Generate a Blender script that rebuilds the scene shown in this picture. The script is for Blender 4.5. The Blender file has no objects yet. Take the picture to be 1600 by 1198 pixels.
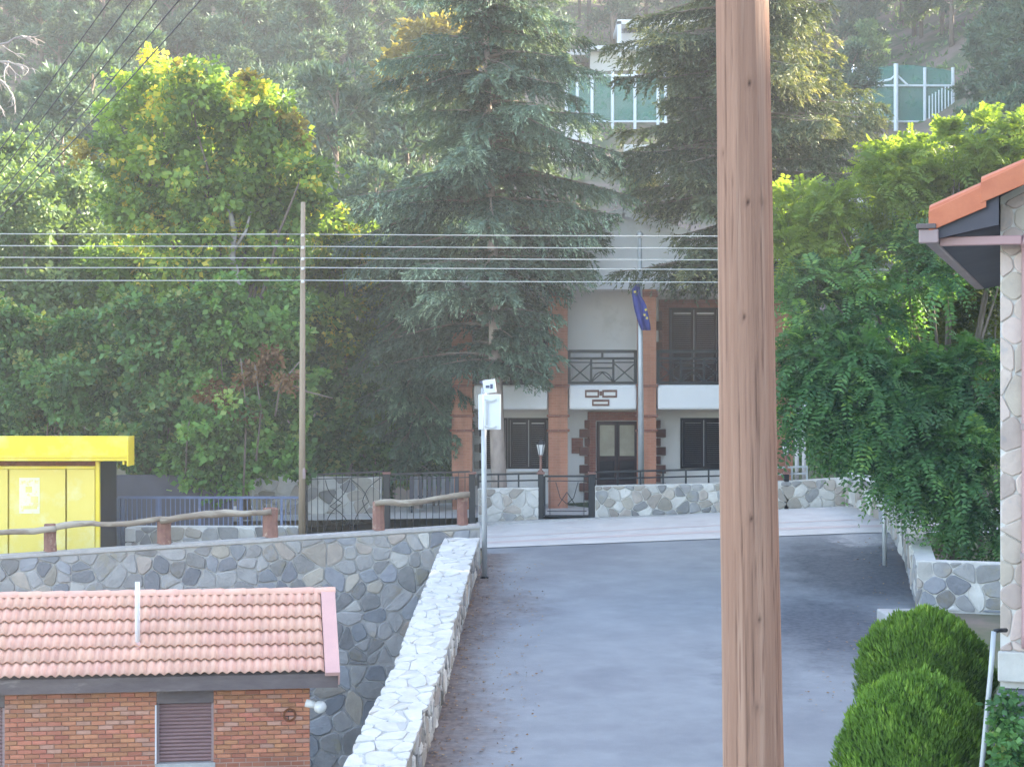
import bpy, math, random
import numpy as np
from math import sin, cos, pi, radians, atan2, sqrt
from mathutils import Vector, Matrix

SC = bpy.context.scene
COL = SC.collection
F = 3000.0      # focal length in photo pixels (photo is 1600 wide)
def at(px, py, Y): return ((px-800)/F*Y, Y, (599-py)/F*Y)
def X(px, Y): return (px-800)/F*Y
def Z(py, Y): return (599-py)/F*Y

# ------------------------------------------------------------------ camera, sky, sun, exposure
cam_d = bpy.data.cameras.new('camera'); cam_d.sensor_width = 36; cam_d.lens = 36*F/1600
cam_d.clip_start = .1; cam_d.clip_end = 3000
cam = bpy.data.objects.new('camera', cam_d); COL.objects.link(cam)
cam.location = (0, 0, 0); cam.rotation_euler = (radians(90), 0, 0)
SC.camera = cam
SUN_EL, SUN_AZ = radians(24), radians(62)     # azimuth from +Y towards +X
w = bpy.data.worlds.new('World'); SC.world = w; w.use_nodes = True
nt = w.node_tree; nt.nodes.clear()
sky = nt.nodes.new('ShaderNodeTexSky'); sky.sky_type = 'NISHITA'; sky.sun_disc = False
sky.sun_elevation = SUN_EL; sky.sun_rotation = SUN_AZ; sky.air_density = 1.0; sky.dust_density = 2.0; sky.altitude = 700
bg = nt.nodes.new('ShaderNodeBackground'); bg.inputs[1].default_value = .15
wo = nt.nodes.new('ShaderNodeOutputWorld')
nt.links.new(sky.outputs[0], bg.inputs[0]); nt.links.new(bg.outputs[0], wo.inputs[0])
sl = bpy.data.lights.new('sun', 'SUN'); sl.energy = 5.0; sl.angle = radians(.8); sl.color = (1, .92, .78)
so = bpy.data.objects.new('sun', sl); COL.objects.link(so)
sd = Vector((sin(SUN_AZ)*cos(SUN_EL), cos(SUN_AZ)*cos(SUN_EL), sin(SUN_EL)))
so.rotation_euler = sd.to_track_quat('Z', 'Y').to_euler(); so.location = (60, 60, 60)
SC.view_settings.view_transform = 'Standard'; SC.view_settings.look = 'None'
SC.view_settings.gamma = 1; SC.view_settings.use_curve_mapping = False
SC.view_settings.exposure = 2.74
try:
    SC.view_settings.use_white_balance = True; SC.view_settings.white_balance_temperature = 7000; SC.view_settings.white_balance_tint = 10
except Exception: pass
SC.render.engine = 'CYCLES'
SC.cycles.max_bounces = 5; SC.cycles.diffuse_bounces = 3; SC.cycles.transmission_bounces = 3
SC.cycles.volume_bounces = 0; SC.cycles.glossy_bounces = 2
SC.cycles.use_denoising = True
SC.cycles.caustics_reflective = False; SC.cycles.caustics_refractive = False

# ------------------------------------------------------------------ helpers
def tag(o, label=None, cat=None, group=None, kind=None):
    if label: o['label'] = label
    if cat: o['category'] = cat
    if group: o['group'] = group
    if kind: o['kind'] = kind
    return o
def empty(name, loc, label=None, cat=None, group=None, rz=0):
    o = bpy.data.objects.new(name, None); COL.objects.link(o); o.location = loc; o.rotation_euler = (0, 0, rz)
    o.empty_display_size = .2
    return tag(o, label, cat, group)

def MAT(name, col, col2=None, scale=5, rough=.85, spec=.3, bump=0, bscale=None, stretch=(1,1,1), rnd=0, detail=6,
        blotch=None, metal=0, speck=None, coords='Object', hue=0):
    m = bpy.data.materials.new(name); m.use_nodes = True; n = m.node_tree; b = n.nodes['Principled BSDF']; L = n.links
    b.inputs['Roughness'].default_value = rough; b.inputs['Specular IOR Level'].default_value = spec; b.inputs['Metallic'].default_value = metal
    tc = n.nodes.new('ShaderNodeTexCoord'); mp = n.nodes.new('ShaderNodeMapping'); mp.inputs['Scale'].default_value = stretch
    L.new(tc.outputs[coords], mp.inputs[0])
    if rnd or hue:
        oi = n.nodes.new('ShaderNodeObjectInfo'); cx = n.nodes.new('ShaderNodeVectorMath'); cx.operation = 'SCALE'
        L.new(oi.outputs['Random'], cx.inputs['Scale']); cx.inputs[0].default_value = (37, 91, 53)
        L.new(cx.outputs[0], mp.inputs['Location'])
    def noise(sc, det=detail, r=.6):
        t = n.nodes.new('ShaderNodeTexNoise'); t.inputs['Scale'].default_value = sc; t.inputs['Detail'].default_value = det
        t.inputs['Roughness'].default_value = r; L.new(mp.outputs[0], t.inputs['Vector']); return t.outputs['Fac']
    def ramp(f, a, b_, ca, cb):
        r = n.nodes.new('ShaderNodeValToRGB'); r.color_ramp.elements[0].position = a; r.color_ramp.elements[1].position = b_
        r.color_ramp.elements[0].color = (*ca, 1); r.color_ramp.elements[1].color = (*cb, 1); L.new(f, r.inputs[0]); return r.outputs[0]
    def mix(f, a, b_, mode='MIX'):
        x = n.nodes.new('ShaderNodeMixRGB'); x.blend_type = mode
        for s, v in ((0, f), (1, a), (2, b_)):
            if isinstance(v, (int, float)): x.inputs[s].default_value = v
            elif isinstance(v, tuple): x.inputs[s].default_value = (*v, 1)
            else: L.new(v, x.inputs[s])
        return x.outputs[0]
    c = ramp(noise(scale), .3, .7, col, col2 or tuple(v*.75 for v in col))
    if blotch:   # (colour, scale, threshold, softness)
        bc, bs, th, sf = blotch
        c = mix(ramp(noise(bs, 5, .65), th, th+sf, (0,0,0), (1,1,1)), c, bc)
    if speck:
        bc, bs, th, sf = speck
        c = mix(ramp(noise(bs, 2, .5), th, th+sf, (0,0,0), (1,1,1)), c, bc)
    if rnd or hue:
        hs = n.nodes.new('ShaderNodeHueSaturation'); L.new(c, hs.inputs['Color'])
        mr = n.nodes.new('ShaderNodeMapRange'); mr.inputs[3].default_value = 1-rnd; mr.inputs[4].default_value = 1+rnd
        L.new(oi.outputs['Random'], mr.inputs[0]); L.new(mr.outputs[0], hs.inputs['Value'])
        if hue:
            fr = n.nodes.new('ShaderNodeMath'); fr.operation = 'MULTIPLY'; fr.inputs[1].default_value = 17.3; L.new(oi.outputs['Random'], fr.inputs[0])
            f2 = n.nodes.new('ShaderNodeMath'); f2.operation = 'FRACT'; L.new(fr.outputs[0], f2.inputs[0])
            m2 = n.nodes.new('ShaderNodeMapRange'); m2.inputs[3].default_value = .5-hue; m2.inputs[4].default_value = .5+hue
            L.new(f2.outputs[0], m2.inputs[0]); L.new(m2.outputs[0], hs.inputs['Hue'])
        c = hs.outputs[0]
    L.new(c, b.inputs['Base Color'])
    if bump:
        bp = n.nodes.new('ShaderNodeBump'); bp.inputs['Strength'].default_value = bump; bp.inputs['Distance'].default_value = .02
        L.new(noise(bscale or scale*4, 8, .65), bp.inputs['Height']); L.new(bp.outputs[0], b.inputs['Normal'])
    return m

def LEAF(name, c1, c2, c3=None, trans=.4, rough=.5, nscale=.6, dry=None):
    """leaf colours from a per-face value ('rnd') and a slow noise over the crown"""
    m = bpy.data.materials.new(name); m.use_nodes = True; n = m.node_tree; L = n.links
    b = n.nodes['Principled BSDF']; out = n.nodes['Material Output']
    a = n.nodes.new('ShaderNodeAttribute'); a.attribute_name = 'rnd'
    r = n.nodes.new('ShaderNodeValToRGB'); e = r.color_ramp.elements; e[0].color = (*c1, 1); e[1].color = (*c2, 1); e[0].position = .1; e[1].position = .8
    if c3: x = e.new(.97); x.color = (*c3, 1)
    L.new(a.outputs['Fac'], r.inputs[0])
    col = r.outputs[0]
    oi = n.nodes.new('ShaderNodeObjectInfo')
    hs = n.nodes.new('ShaderNodeHueSaturation'); mr = n.nodes.new('ShaderNodeMapRange'); mr.inputs[3].default_value = .8; mr.inputs[4].default_value = 1.2
    L.new(oi.outputs['Random'], mr.inputs[0]); L.new(mr.outputs[0], hs.inputs['Value']); L.new(col, hs.inputs['Color']); col = hs.outputs[0]
    L.new(col, b.inputs['Base Color']); b.inputs['Roughness'].default_value = rough; b.inputs['Specular IOR Level'].default_value = .25
    tl = n.nodes.new('ShaderNodeBsdfTranslucent')
    mxc = n.nodes.new('ShaderNodeMixRGB'); mxc.blend_type = 'MULTIPLY'; mxc.inputs[0].default_value = 1; mxc.inputs[2].default_value = (1.5, 1.45, .5, 1)
    L.new(col, mxc.inputs[1]); L.new(mxc.outputs[0], tl.inputs[0])
    mx = n.nodes.new('ShaderNodeMixShader'); mx.inputs[0].default_value = trans
    L.new(b.outputs[0], mx.inputs[1]); L.new(tl.outputs[0], mx.inputs[2]); L.new(mx.outputs[0], out.inputs[0])
    return m

class MB:
    def __init__(s): s.v = []; s.f = []; s.m = []; s.cur = 0
    def add(s, vs, fs):
        o = len(s.v); s.v += [tuple(v) for v in vs]; s.f += [tuple(i+o for i in f) for f in fs]; s.m += [s.cur]*len(fs); return s
    def box(s, a, b, frame=None):
        x0, y0, z0 = a; x1, y1, z1 = b
        vs = [(x0,y0,z0),(x1,y0,z0),(x1,y1,z0),(x0,y1,z0),(x0,y0,z1),(x1,y0,z1),(x1,y1,z1),(x0,y1,z1)]
        if frame: vs = [frame(v) for v in vs]
        return s.add(vs, [(0,3,2,1),(4,5,6,7),(0,1,5,4),(1,2,6,5),(2,3,7,6),(3,0,4,7)])
    def bar(s, p, q, w, h=None):       # square bar between two points
        p = Vector(p); q = Vector(q); d = (q-p).normalized(); h = h or w
        up = Vector((0,0,1)) if abs(d.z) < .95 else Vector((0,1,0))
        a = d.cross(up).normalized()*w/2; b = a.cross(d).normalized()*h/2
        vs = [p-a-b, p+a-b, p+a+b, p-a+b, q-a-b, q+a-b, q+a+b, q-a+b]
        return s.add(vs, [(0,3,2,1),(4,5,6,7),(0,1,5,4),(1,2,6,5),(2,3,7,6),(3,0,4,7)])
    def tube(s, pts, rad, n=8, caps=True):
        pts = [Vector(p) for p in pts]; N = len(pts)
        if not isinstance(rad, (list, tuple)): rad = [rad]*N
        vs = []; ref = None
        for i, p in enumerate(pts):
            d = (pts[min(i+1, N-1)]-pts[max(i-1, 0)]); d = d.normalized() if d.length > 1e-9 else Vector((0,0,1))
            if ref is None: ref = Vector((1,0,0)) if abs(d.x) < .9 else Vector((0,1,0))
            a = (ref-d*ref.dot(d)).normalized(); ref = a; b = d.cross(a)
            for k in range(n): t = 2*pi*k/n; vs.append(p+(a*cos(t)+b*sin(t))*rad[i])
        fs = [(i*n+k, i*n+(k+1) % n, (i+1)*n+(k+1) % n, (i+1)*n+k) for i in range(N-1) for k in range(n)]
        if caps: fs += [tuple(range(n-1, -1, -1)), tuple((N-1)*n+k for k in range(n))]
        return s.add(vs, fs)
    def lathe(s, c, prof, n=16):
        pts = []; vs = [(c[0]+r*cos(2*pi*k/n), c[1]+r*sin(2*pi*k/n), c[2]+z) for r, z in prof for k in range(n)]
        N = len(prof)
        fs = [(i*n+k, i*n+(k+1) % n, (i+1)*n+(k+1) % n, (i+1)*n+k) for i in range(N-1) for k in range(n)]
        fs += [tuple(range(n-1, -1, -1)), tuple((N-1)*n+k for k in range(n))]
        return s.add(vs, fs)
    def prism(s, poly, f0, f1):        # poly of 2D points, two mappings to 3D (back, front)
        n = len(poly); vs = [f0(p) for p in poly]+[f1(p) for p in poly]
        return s.add(vs, [tuple(range(n-1, -1, -1)), tuple(range(n, 2*n))]+[(k, (k+1) % n, n+(k+1) % n, n+k) for k in range(n)])
    def build(s, name, mat, parent=None, smooth=False, bevel=0, label=None, kind=None, cat=None, group=None):
        me = bpy.data.meshes.new(name)
        off = Vector(parent.location) if (parent and parent.type == 'EMPTY' and parent.rotation_euler.z == 0) else None
        if parent is not None:
            off = ABS.get(parent.name, Vector((0,0,0)))
            me.from_pydata([tuple(Vector(v)-off) for v in s.v], [], s.f)
        else: me.from_pydata(s.v, [], s.f)
        for mm in (mat if isinstance(mat, (list, tuple)) else [mat]): me.materials.append(mm)
        if isinstance(mat, (list, tuple)): me.polygons.foreach_set('material_index', s.m)
        if smooth: me.polygons.foreach_set('use_smooth', [True]*len(me.polygons))
        o = bpy.data.objects.new(name, me); COL.objects.link(o)
        if parent is not None:
            o.parent = parent; ABS[o.name] = off
        if bevel:
            b = o.modifiers.new('bevel', 'BEVEL'); b.width = bevel; b.segments = 2; b.limit_method = 'ANGLE'
        return tag(o, label, cat, group, kind)
ABS = {}
def thing(name, loc, label, cat, group=None):     # Empty at the base; children are given in world coordinates
    o = empty(name, loc, label, cat, group); ABS[o.name] = Vector(loc); return o
def npmesh(name, V, Fq, mat, parent=None, rnd=None, k=4, smooth=False):
    """fast mesh from numpy arrays: V (n,3), Fq (m,k)"""
    me = bpy.data.meshes.new(name)
    if parent is not None and parent.name in ABS: V = V-np.array(ABS[parent.name])
    me.vertices.add(len(V)); me.vertices.foreach_set('co', np.ascontiguousarray(V, dtype=np.float32).ravel())
    m = len(Fq); me.loops.add(m*k); me.loops.foreach_set('vertex_index', np.ascontiguousarray(Fq, dtype=np.int32).ravel())
    me.polygons.add(m); me.polygons.foreach_set('loop_start', np.arange(m, dtype=np.int32)*k)
    me.materials.append(mat); me.update(calc_edges=True)
    if rnd is not None:
        a = me.attributes.new('rnd', 'FLOAT', 'FACE'); a.data.foreach_set('value', rnd.astype(np.float32))
    if smooth: me.polygons.foreach_set('use_smooth', [True]*m)
    o = bpy.data.objects.new(name, me); COL.objects.link(o)
    if parent is not None: o.parent = parent; ABS[o.name] = ABS.get(parent.name, Vector((0,0,0)))
    return o
def unit(a): return a/np.maximum(np.linalg.norm(a, axis=-1, keepdims=True), 1e-9)

# ------------------------------------------------------------------ materials
M = dict(
 asphalt=MAT('asphalt', (.29,.3,.315), (.225,.235,.25), 1.2, .88, .25, bump=.35, bscale=60, blotch=((.19,.195,.215), .22, .5, .2), speck=((.34,.34,.34), 70, .66, .05)),
 dirt=MAT('roadside_dirt', (.15,.105,.08), (.09,.065,.055), 3, .95, .1, bump=.8, bscale=18, speck=((.3,.25,.19), 16, .66, .04)),
 concrete=MAT('concrete_strip', (.64,.61,.59), (.55,.52,.5), 1.5, .85, .2, bump=.2, bscale=30, blotch=((.52,.47,.46), .8, .55, .2)),
 pinkline=MAT('red_stain', (.6,.5,.48), (.57,.48,.46), 4, .85, .2),
 kerb=MAT('kerb_stone', (.5,.48,.46), (.38,.36,.35), 6, .85, .2, bump=.3, bscale=20),
 mortar=MAT('mortar', (.46,.45,.43), (.34,.33,.32), 3, .95, .1, bump=.6, bscale=25),
 mortar_light=MAT('light_mortar', (.68,.66,.62), (.56,.54,.51), 3, .95, .1, bump=.5, bscale=25),
 mortar_cap=MAT('cap_mortar', (.5,.49,.465), (.4,.39,.37), 3, .95, .1, bump=.5, bscale=25),
 stone=MAT('grey_stone', (.34,.33,.325), (.25,.245,.24), 3.5, .9, .2, bump=.9, bscale=12, rnd=.3, hue=.02, blotch=((.3,.27,.22), 1.7, .56, .1)),
 stone_blue=MAT('blue_grey_stone', (.29,.297,.315), (.22,.227,.245), 3.5, .9, .2, bump=.9, bscale=12, rnd=.3, hue=.02),
 stone_pale=MAT('pale_stone', (.6,.58,.54), (.47,.45,.42), 3.5, .9, .2, bump=.7, bscale=12, rnd=.2),
 stone_tan=MAT('tan_stone', (.42,.37,.32), (.32,.285,.25), 3.5, .9, .2, bump=.8, bscale=12, rnd=.25, hue=.015),
 cap=MAT('parapet_cap_stone', (.62,.605,.575), (.48,.465,.44), 4, .85, .25, bump=.6, bscale=15, rnd=.06),
 brick=MAT('clinker_brick', (.56,.23,.135), (.46,.18,.105), 9, .85, .25, bump=.4, bscale=40, rnd=.22, hue=.012),
 brick_pale=MAT('pale_brick', (.56,.3,.22), (.46,.24,.17), 9, .85, .25, bump=.4, bscale=40, rnd=.15),
 brickmortar=MAT('brick_mortar', (.5,.32,.25), (.42,.25,.19), 8, .95, .1, bump=.4, bscale=40),
 tile=MAT('roof_tile', (.77,.46,.355), (.7,.385,.29), 6, .7, .35, bump=.2, bscale=30, rnd=.07, hue=.005, blotch=((.76,.5,.42), 2.5, .58, .2)),
 verge=MAT('verge_cap', (.68,.4,.36), (.62,.36,.33), 3, .7, .3, bump=.1),
 orange=MAT('orange_tile', (.62,.2,.1), (.52,.15,.075), 5, .6, .4, bump=.2, bscale=20, rnd=.12),
 redtile=MAT('dark_red_tile', (.36,.12,.08), (.27,.09,.065), 5, .8, .3, bump=.3, bscale=20),
 fascia=MAT('fascia_board', (.2,.16,.155), (.13,.1,.1), 5, .8, .2, bump=.4, bscale=14, stretch=(.3,1,1), blotch=((.33,.28,.26), 2, .56, .1)),
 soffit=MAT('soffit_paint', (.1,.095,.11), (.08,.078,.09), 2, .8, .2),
 gutter=MAT('gutter_metal', (.36,.26,.26), (.29,.21,.21), 3, .45, .5),
 downpipe=MAT('downpipe', (.45,.27,.27), (.38,.22,.225), 2, .4, .5),
 plaster=MAT('white_plaster', (.83,.83,.84), (.77,.77,.78), 1.2, .9, .2, bump=.15, bscale=30, blotch=((.7,.69,.68), .7, .6, .15)),
 plaster_in=MAT('cream_plaster', (.8,.77,.74), (.75,.72,.69), 1.2, .9, .2, bump=.15, bscale=30, blotch=((.6,.57,.53), .6, .6, .15)),
 darkwood=MAT('dark_wood', (.02,.01,.01), (.012,.007,.007), 5, .6, .35, bump=.3, bscale=20, stretch=(1,1,.15)),
 darkwood2=MAT('brown_door_wood', (.055,.024,.021), (.035,.016,.014), 5, .55, .35, bump=.3, bscale=20, stretch=(1,1,.15)),
 quoin=MAT('brown_quoin', (.2,.1,.08), (.14,.07,.055), 5, .85, .2, bump=.5, bscale=16, rnd=.2),
 black=MAT('black_metal', (.022,.022,.025), (.015,.015,.017), 4, .45, .5, metal=.2),
 bluemetal=MAT('blue_painted_metal', (.13,.17,.29), (.1,.13,.22), 4, .5, .4, blotch=((.2,.22,.3), 3, .6, .1)),
 yellow=MAT('yellow_paint', (.86,.68,.045), (.8,.61,.035), 1.2, .45, .45, bump=.05, bscale=8, blotch=((.86,.74,.2), .9, .5, .2)),
 yellow_pale=MAT('faded_yellow_panel', (.84,.69,.16), (.8,.63,.12), 1.2, .5, .4, blotch=((.84,.75,.33), 1.2, .5, .2)),
 rust=MAT('rusty_strip', (.25,.09,.035), (.13,.05,.025), 9, .9, .1),
 poster=MAT('faded_poster', (.84,.78,.5), (.86,.82,.62), 9, .8, .2, blotch=((.84,.7,.3), 6, .55, .05)),
 galv=MAT('galvanised_steel', (.5,.52,.53), (.42,.44,.45), 5, .5, .45, metal=.3),
 whiteplate=MAT('white_plate', (.72,.76,.8), (.68,.72,.76), 3, .45, .4),
 sticker=MAT('dark_lettering', (.1,.12,.2), (.08,.1,.16), 3, .6, .3),
 whitepvc=MAT('white_pipe', (.75,.72,.74), (.68,.66,.68), 3, .5, .4),
 greypole=MAT('weathered_pole_wood', (.4,.31,.23), (.28,.22,.16), 6, .9, .1, bump=.5, bscale=10, stretch=(1,1,.06)),
 log=MAT('weathered_log', (.33,.27,.21), (.2,.16,.125), 8, .9, .1, bump=.8, bscale=14, stretch=(.2,1,1), blotch=((.42,.37,.3), 3, .5, .1)),
 post=MAT('reddish_rail_post', (.3,.16,.125), (.2,.1,.085), 6, .9, .15, bump=.6, bscale=14, blotch=((.4,.28,.22), 4, .58, .08)),
 wire=MAT('aluminium_wire', (.55,.55,.52), (.5,.5,.47), 3, .45, .5),
 wiredark=MAT('dark_cable', (.06,.06,.065), (.05,.05,.055), 3, .6, .3),
 bark=MAT('grey_bark', (.26,.21,.17), (.15,.12,.1), 6, .95, .1, bump=1, bscale=12, stretch=(1,1,.35)),
 barkc=MAT('conifer_bark', (.46,.37,.32), (.3,.24,.21), 5, .95, .1, bump=1, bscale=10, stretch=(1,1,.5), blotch=((.45,.38,.33), 3, .55, .1)),
 deadwood=MAT('dead_grey_wood', (.5,.45,.42), (.36,.32,.3), 9, .9, .1, bump=.4, bscale=20),
 soil=MAT('hill_soil', (.27,.2,.165), (.2,.165,.125), .35, .95, .1, bump=1, bscale=2, blotch=((.12,.135,.075), .25, .45, .15)),
 yard=MAT('yard_ground', (.2,.19,.17), (.14,.135,.12), .8, .95, .1, bump=.5, bscale=8),
 flag=MAT('blue_flag_cloth', (.035,.05,.24), (.025,.035,.17), 3, .75, .2),
 gold=MAT('yellow_stars', (.75,.6,.1), (.7,.55,.08), 3, .7, .2),
 glass=MAT('dark_window_glass', (.03,.035,.04), (.05,.055,.06), 2, .12, .6),
 doorglass=MAT('frosted_door_glass', (.36,.33,.25), (.25,.22,.17), 3, .25, .5, blotch=((.16,.14,.12), 3, .6, .08)),
 teal=MAT('green_windscreen_mesh', (.08,.3,.25), (.06,.24,.2), .6, .9, .1),
 shutter=MAT('mauve_roller_shutter', (.3,.18,.17), (.26,.155,.15), 3, .55, .35),
 lampglass=MAT('opal_glass', (.75,.74,.72), (.72,.71,.69), 3, .25, .5),
 housestone=MAT('pale_cladding_stone', (.58,.49,.42), (.48,.4,.35), 4, .85, .25, bump=.5, bscale=14, rnd=.18, hue=.02, blotch=((.42,.38,.36), 4, .6, .08)),
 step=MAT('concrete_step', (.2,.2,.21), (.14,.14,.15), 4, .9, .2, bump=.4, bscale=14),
)
L_ = dict(
 maple=LEAF('maple_leaves', (0.075,0.143,0.042), (0.248,0.378,0.092), (0.676,0.533,0.103), .45),
 shrub=LEAF('shrub_leaves', (0.050,0.121,0.041), (0.189,0.381,0.103), (0.343,0.450,0.157), .4),
 ivy=LEAF('dark_shrub_leaves', (0.039,0.102,0.043), (0.163,0.338,0.117), (0.352,0.384,0.147), .35),
 dry=LEAF('dry_leaves', (.2,.1,.05), (.32,.18,.09), (.4,.27,.14), .3),
 olive=LEAF('grey_green_leaves', (0.109,0.180,0.089), (0.203,0.297,0.133), (0.312,0.397,0.192), .3),
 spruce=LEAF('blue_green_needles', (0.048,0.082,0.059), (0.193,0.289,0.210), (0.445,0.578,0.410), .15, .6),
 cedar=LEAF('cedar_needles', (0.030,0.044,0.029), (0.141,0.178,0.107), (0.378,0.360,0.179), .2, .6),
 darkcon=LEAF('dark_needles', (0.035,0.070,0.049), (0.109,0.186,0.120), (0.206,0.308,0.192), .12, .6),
 pinnate=LEAF('pinnate_leaves', (0.044,0.117,0.053), (0.144,0.299,0.106), (0.350,0.509,0.114), .45),
 pinnate_top=LEAF('sun_tinted_pinnate_leaves', (.12,.2,.04), (.25,.34,.07), (.38,.42,.1), .5),  # lighter yellow-green than the other boughs, paints sunlight onto the treetop
 pinnate2=LEAF('sun_yellow_pinnate_leaves', (.1,.14,.03), (.22,.24,.04), (.36,.32,.06), .45),  # yellow of the sunlit tree behind is put into the leaf colour
 thuja=LEAF('thuja_sprays', (0.061,0.128,0.029), (0.176,0.308,0.053), (0.311,0.448,0.088), .3, .6),
 pine=LEAF('pine_needles', (0.056,0.106,0.075), (0.112,0.181,0.119), (0.200,0.250,0.150), .2, .6),
 gold=LEAF('golden_leaves', (.2,.17,.05), (.36,.29,.08), (.45,.38,.12), .4),
)

# ------------------------------------------------------------------ terrain
def sstep(a, b, x): t = min(1, max(0, (x-a)/(b-a))); return t*t*(3-2*t)
_zr = [(-60,-9),(5,-7.2),(10,-6.75),(27,-5.39),(42,-4.28),(46.5,-4.03),(51,-3.76),(56,-3.5),(60,-2.8),(70,-.2),(85,5.2),(110,14.3),(130,21.5),(170,36),(260,72),(420,110)]
def zr(Y):
    for (a, za), (b, zb) in zip(_zr, _zr[1:]):
        if Y <= b: return za+(zb-za)*max(0, Y-a)/(b-a)
    return _zr[-1][1]
def g(x, Y):
    c = .052*sstep(39, 50, Y)*(1-sstep(70, 90, Y))
    return zr(Y)+c*(max(-9, min(9.5, x+.9)))-(.0 if x > -2 else .012*min(10, -2-x))
def noise2(x, y):
    return (sin(x*.13+1.3)*cos(y*.11+.4)+.5*sin(x*.31+y*.27)+.25*sin(x*.73-y*.61+2))/1.75
def ridge(Y):  # unseen ridge, added to block the sun; dips let it reach the tree tops
    if Y < 50: return 20+5*(1-sstep(25, 50, Y))
    return 21-4.0*sstep(57.5, 60.5, Y)+8*sstep(63, 68.5, Y)-1.5*sstep(71, 75, Y)+6.5*sstep(76, 82, Y)
def T(x, Y):
    z = g(x, Y)
    if x > 19: z = max(z, z+(max(ridge(Y), z)-z)*sstep(20, 46, x)+noise2(x, Y)*.5*sstep(24, 38, x))
    if Y > 60: z += noise2(x*1.2, Y*1.2)*1.0*sstep(60, 75, Y)
    return z
XS = sorted(set([-1.72, -1.0]+[-140, -110, -80]+list(np.arange(-62, -14, 4))+list(np.arange(-14, 16, 1.0))+list(np.arange(16, 70, 2.5))+[75, 85, 100, 120, 140]))
YS = sorted(set([-60, -30, -10, 0, 43.25]+list(np.arange(5, 60, 1.5))+list(np.arange(60, 180, 3.))+list(np.arange(180, 285, 10.))))
mb = MB(); nx = len(XS)
mb.v = [(float(x), float(y), T(x, y)-.04) for y in YS for x in XS]
for j in range(len(YS)-1):
    for i in range(nx-1):
        if XS[i+1] <= -1.7 and YS[j+1] <= 43.3: continue
        mb.f.append((j*nx+i, j*nx+i+1, (j+1)*nx+i+1, (j+1)*nx+i)); mb.m.append(0)
mb.build('hillside', M['soil'], smooth=True, kind='structure')
mb = MB(); mb.add([(-145,-65,-9.6),(145,-65,-9.6),(145,288,-9.6),(-145,288,-9.6)], [(0,1,2,3)]); mb.build('ground', M['soil'], kind='structure')
mb = MB(); mb.add([(-60,-60,-9.0),(-1.6,-60,-9.0),(-1.6,43.3,-9.0),(-60,43.3,-9.0)], [(0,1,2,3)]); mb.build('yard', M['yard'], kind='structure')

def PX(Y):    # road-side face of the parapet
    t = (Y-24)/18.; return -1.40+.66*t+.05*sin(t*5)
def RR(Y):    # right road edge
    pts = [(5,4.6),(20,4.8),(27,5.1),(33,6.4),(38,8.1),(40,8.5),(44,8.9),(47.5,9.1),(60,9.4)]
    for (a, p), (b, q) in zip(pts, pts[1:]):
        if Y <= b: return p+(q-p)*max(0, Y-a)/(b-a)
    return pts[-1][1]
def sheet(name, Y0, Y1, fl, fr, dz, mat, nY=40, nX=14):
    mb = MB()
    for j in range(nY+1):
        Y = Y0+(Y1-Y0)*j/nY
        for i in range(nX+1):
            x = fl(Y)+(fr(Y)-fl(Y))*i/nX; mb.v.append((x, Y, g(x, Y)+dz))
    for j in range(nY):
        for i in range(nX):
            a = j*(nX+1)+i; mb.f.append((a, a+1, a+nX+2, a+nX+1)); mb.m.append(0)
    return mb.build(name, mat, smooth=True, kind='structure')
def EDGE(x): return 46.6+.045*(x+1)   # line where asphalt meets the concrete street

def road_material():
    m = M['asphalt']; n = m.node_tree; L = n.links; b = n.nodes['Principled BSDF']; src = b.inputs['Base Color'].links[0].from_socket
    tc = n.nodes.new('ShaderNodeTexCoord')
    def layer(attr, col, col2, sc, w):
        nonlocal src
        a = n.nodes.new('ShaderNodeAttribute'); a.attribute_name = attr
        t = n.nodes.new('ShaderNodeTexNoise'); t.inputs['Scale'].default_value = sc; t.inputs['Detail'].default_value = 8; t.inputs['Roughness'].default_value = .7; L.new(tc.outputs['Object'], t.inputs[0])
        ad = n.nodes.new('ShaderNodeMath'); ad.operation = 'ADD'; L.new(a.outputs['Fac'], ad.inputs[0]); L.new(t.outputs['Fac'], ad.inputs[1])
        mr = n.nodes.new('ShaderNodeMapRange'); mr.inputs[1].default_value = 1-w; mr.inputs[2].default_value = 1+w; L.new(ad.outputs[0], mr.inputs[0])
        t2 = n.nodes.new('ShaderNodeTexNoise'); t2.inputs['Scale'].default_value = 9; t2.inputs['Detail'].default_value = 6; L.new(tc.outputs['Object'], t2.inputs[0])
        cr = n.nodes.new('ShaderNodeValToRGB'); cr.color_ramp.elements[0].position = .35; cr.color_ramp.elements[1].position = .65
        cr.color_ramp.elements[0].color = (*col, 1); cr.color_ramp.elements[1].color = (*col2, 1); L.new(t2.outputs['Fac'], cr.inputs[0])
        x = n.nodes.new('ShaderNodeMixRGB'); L.new(mr.outputs[0], x.inputs[0]); L.new(src, x.inputs[1]); L.new(cr.outputs[0], x.inputs[2]); src = x.outputs[0]
    layer('dark_patch', (.08,.085,.1), (.12,.126,.145), .8, .25)
    layer('dirt', (.2,.155,.14), (.11,.085,.08), 2.2, .3)
    layer('pale', (.42,.41,.42), (.34,.33,.34), 1.6, .12)
    L.new(src, b.inputs['Base Color'])
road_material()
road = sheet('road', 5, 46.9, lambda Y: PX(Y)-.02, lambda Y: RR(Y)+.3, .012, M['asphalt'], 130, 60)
me = road.data
def setattr_(nm, fn):
    a = me.attributes.new(nm, 'FLOAT', 'POINT'); a.data.foreach_set('value', [fn(v.co.x, v.co.y) for v in me.vertices])
def blob(x, y, cx, cy, rx, ry, k=.75): d = sqrt(((x-cx)/rx)**2+((y-cy)/ry)**2); return max(0, 1-d)*k
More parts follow.
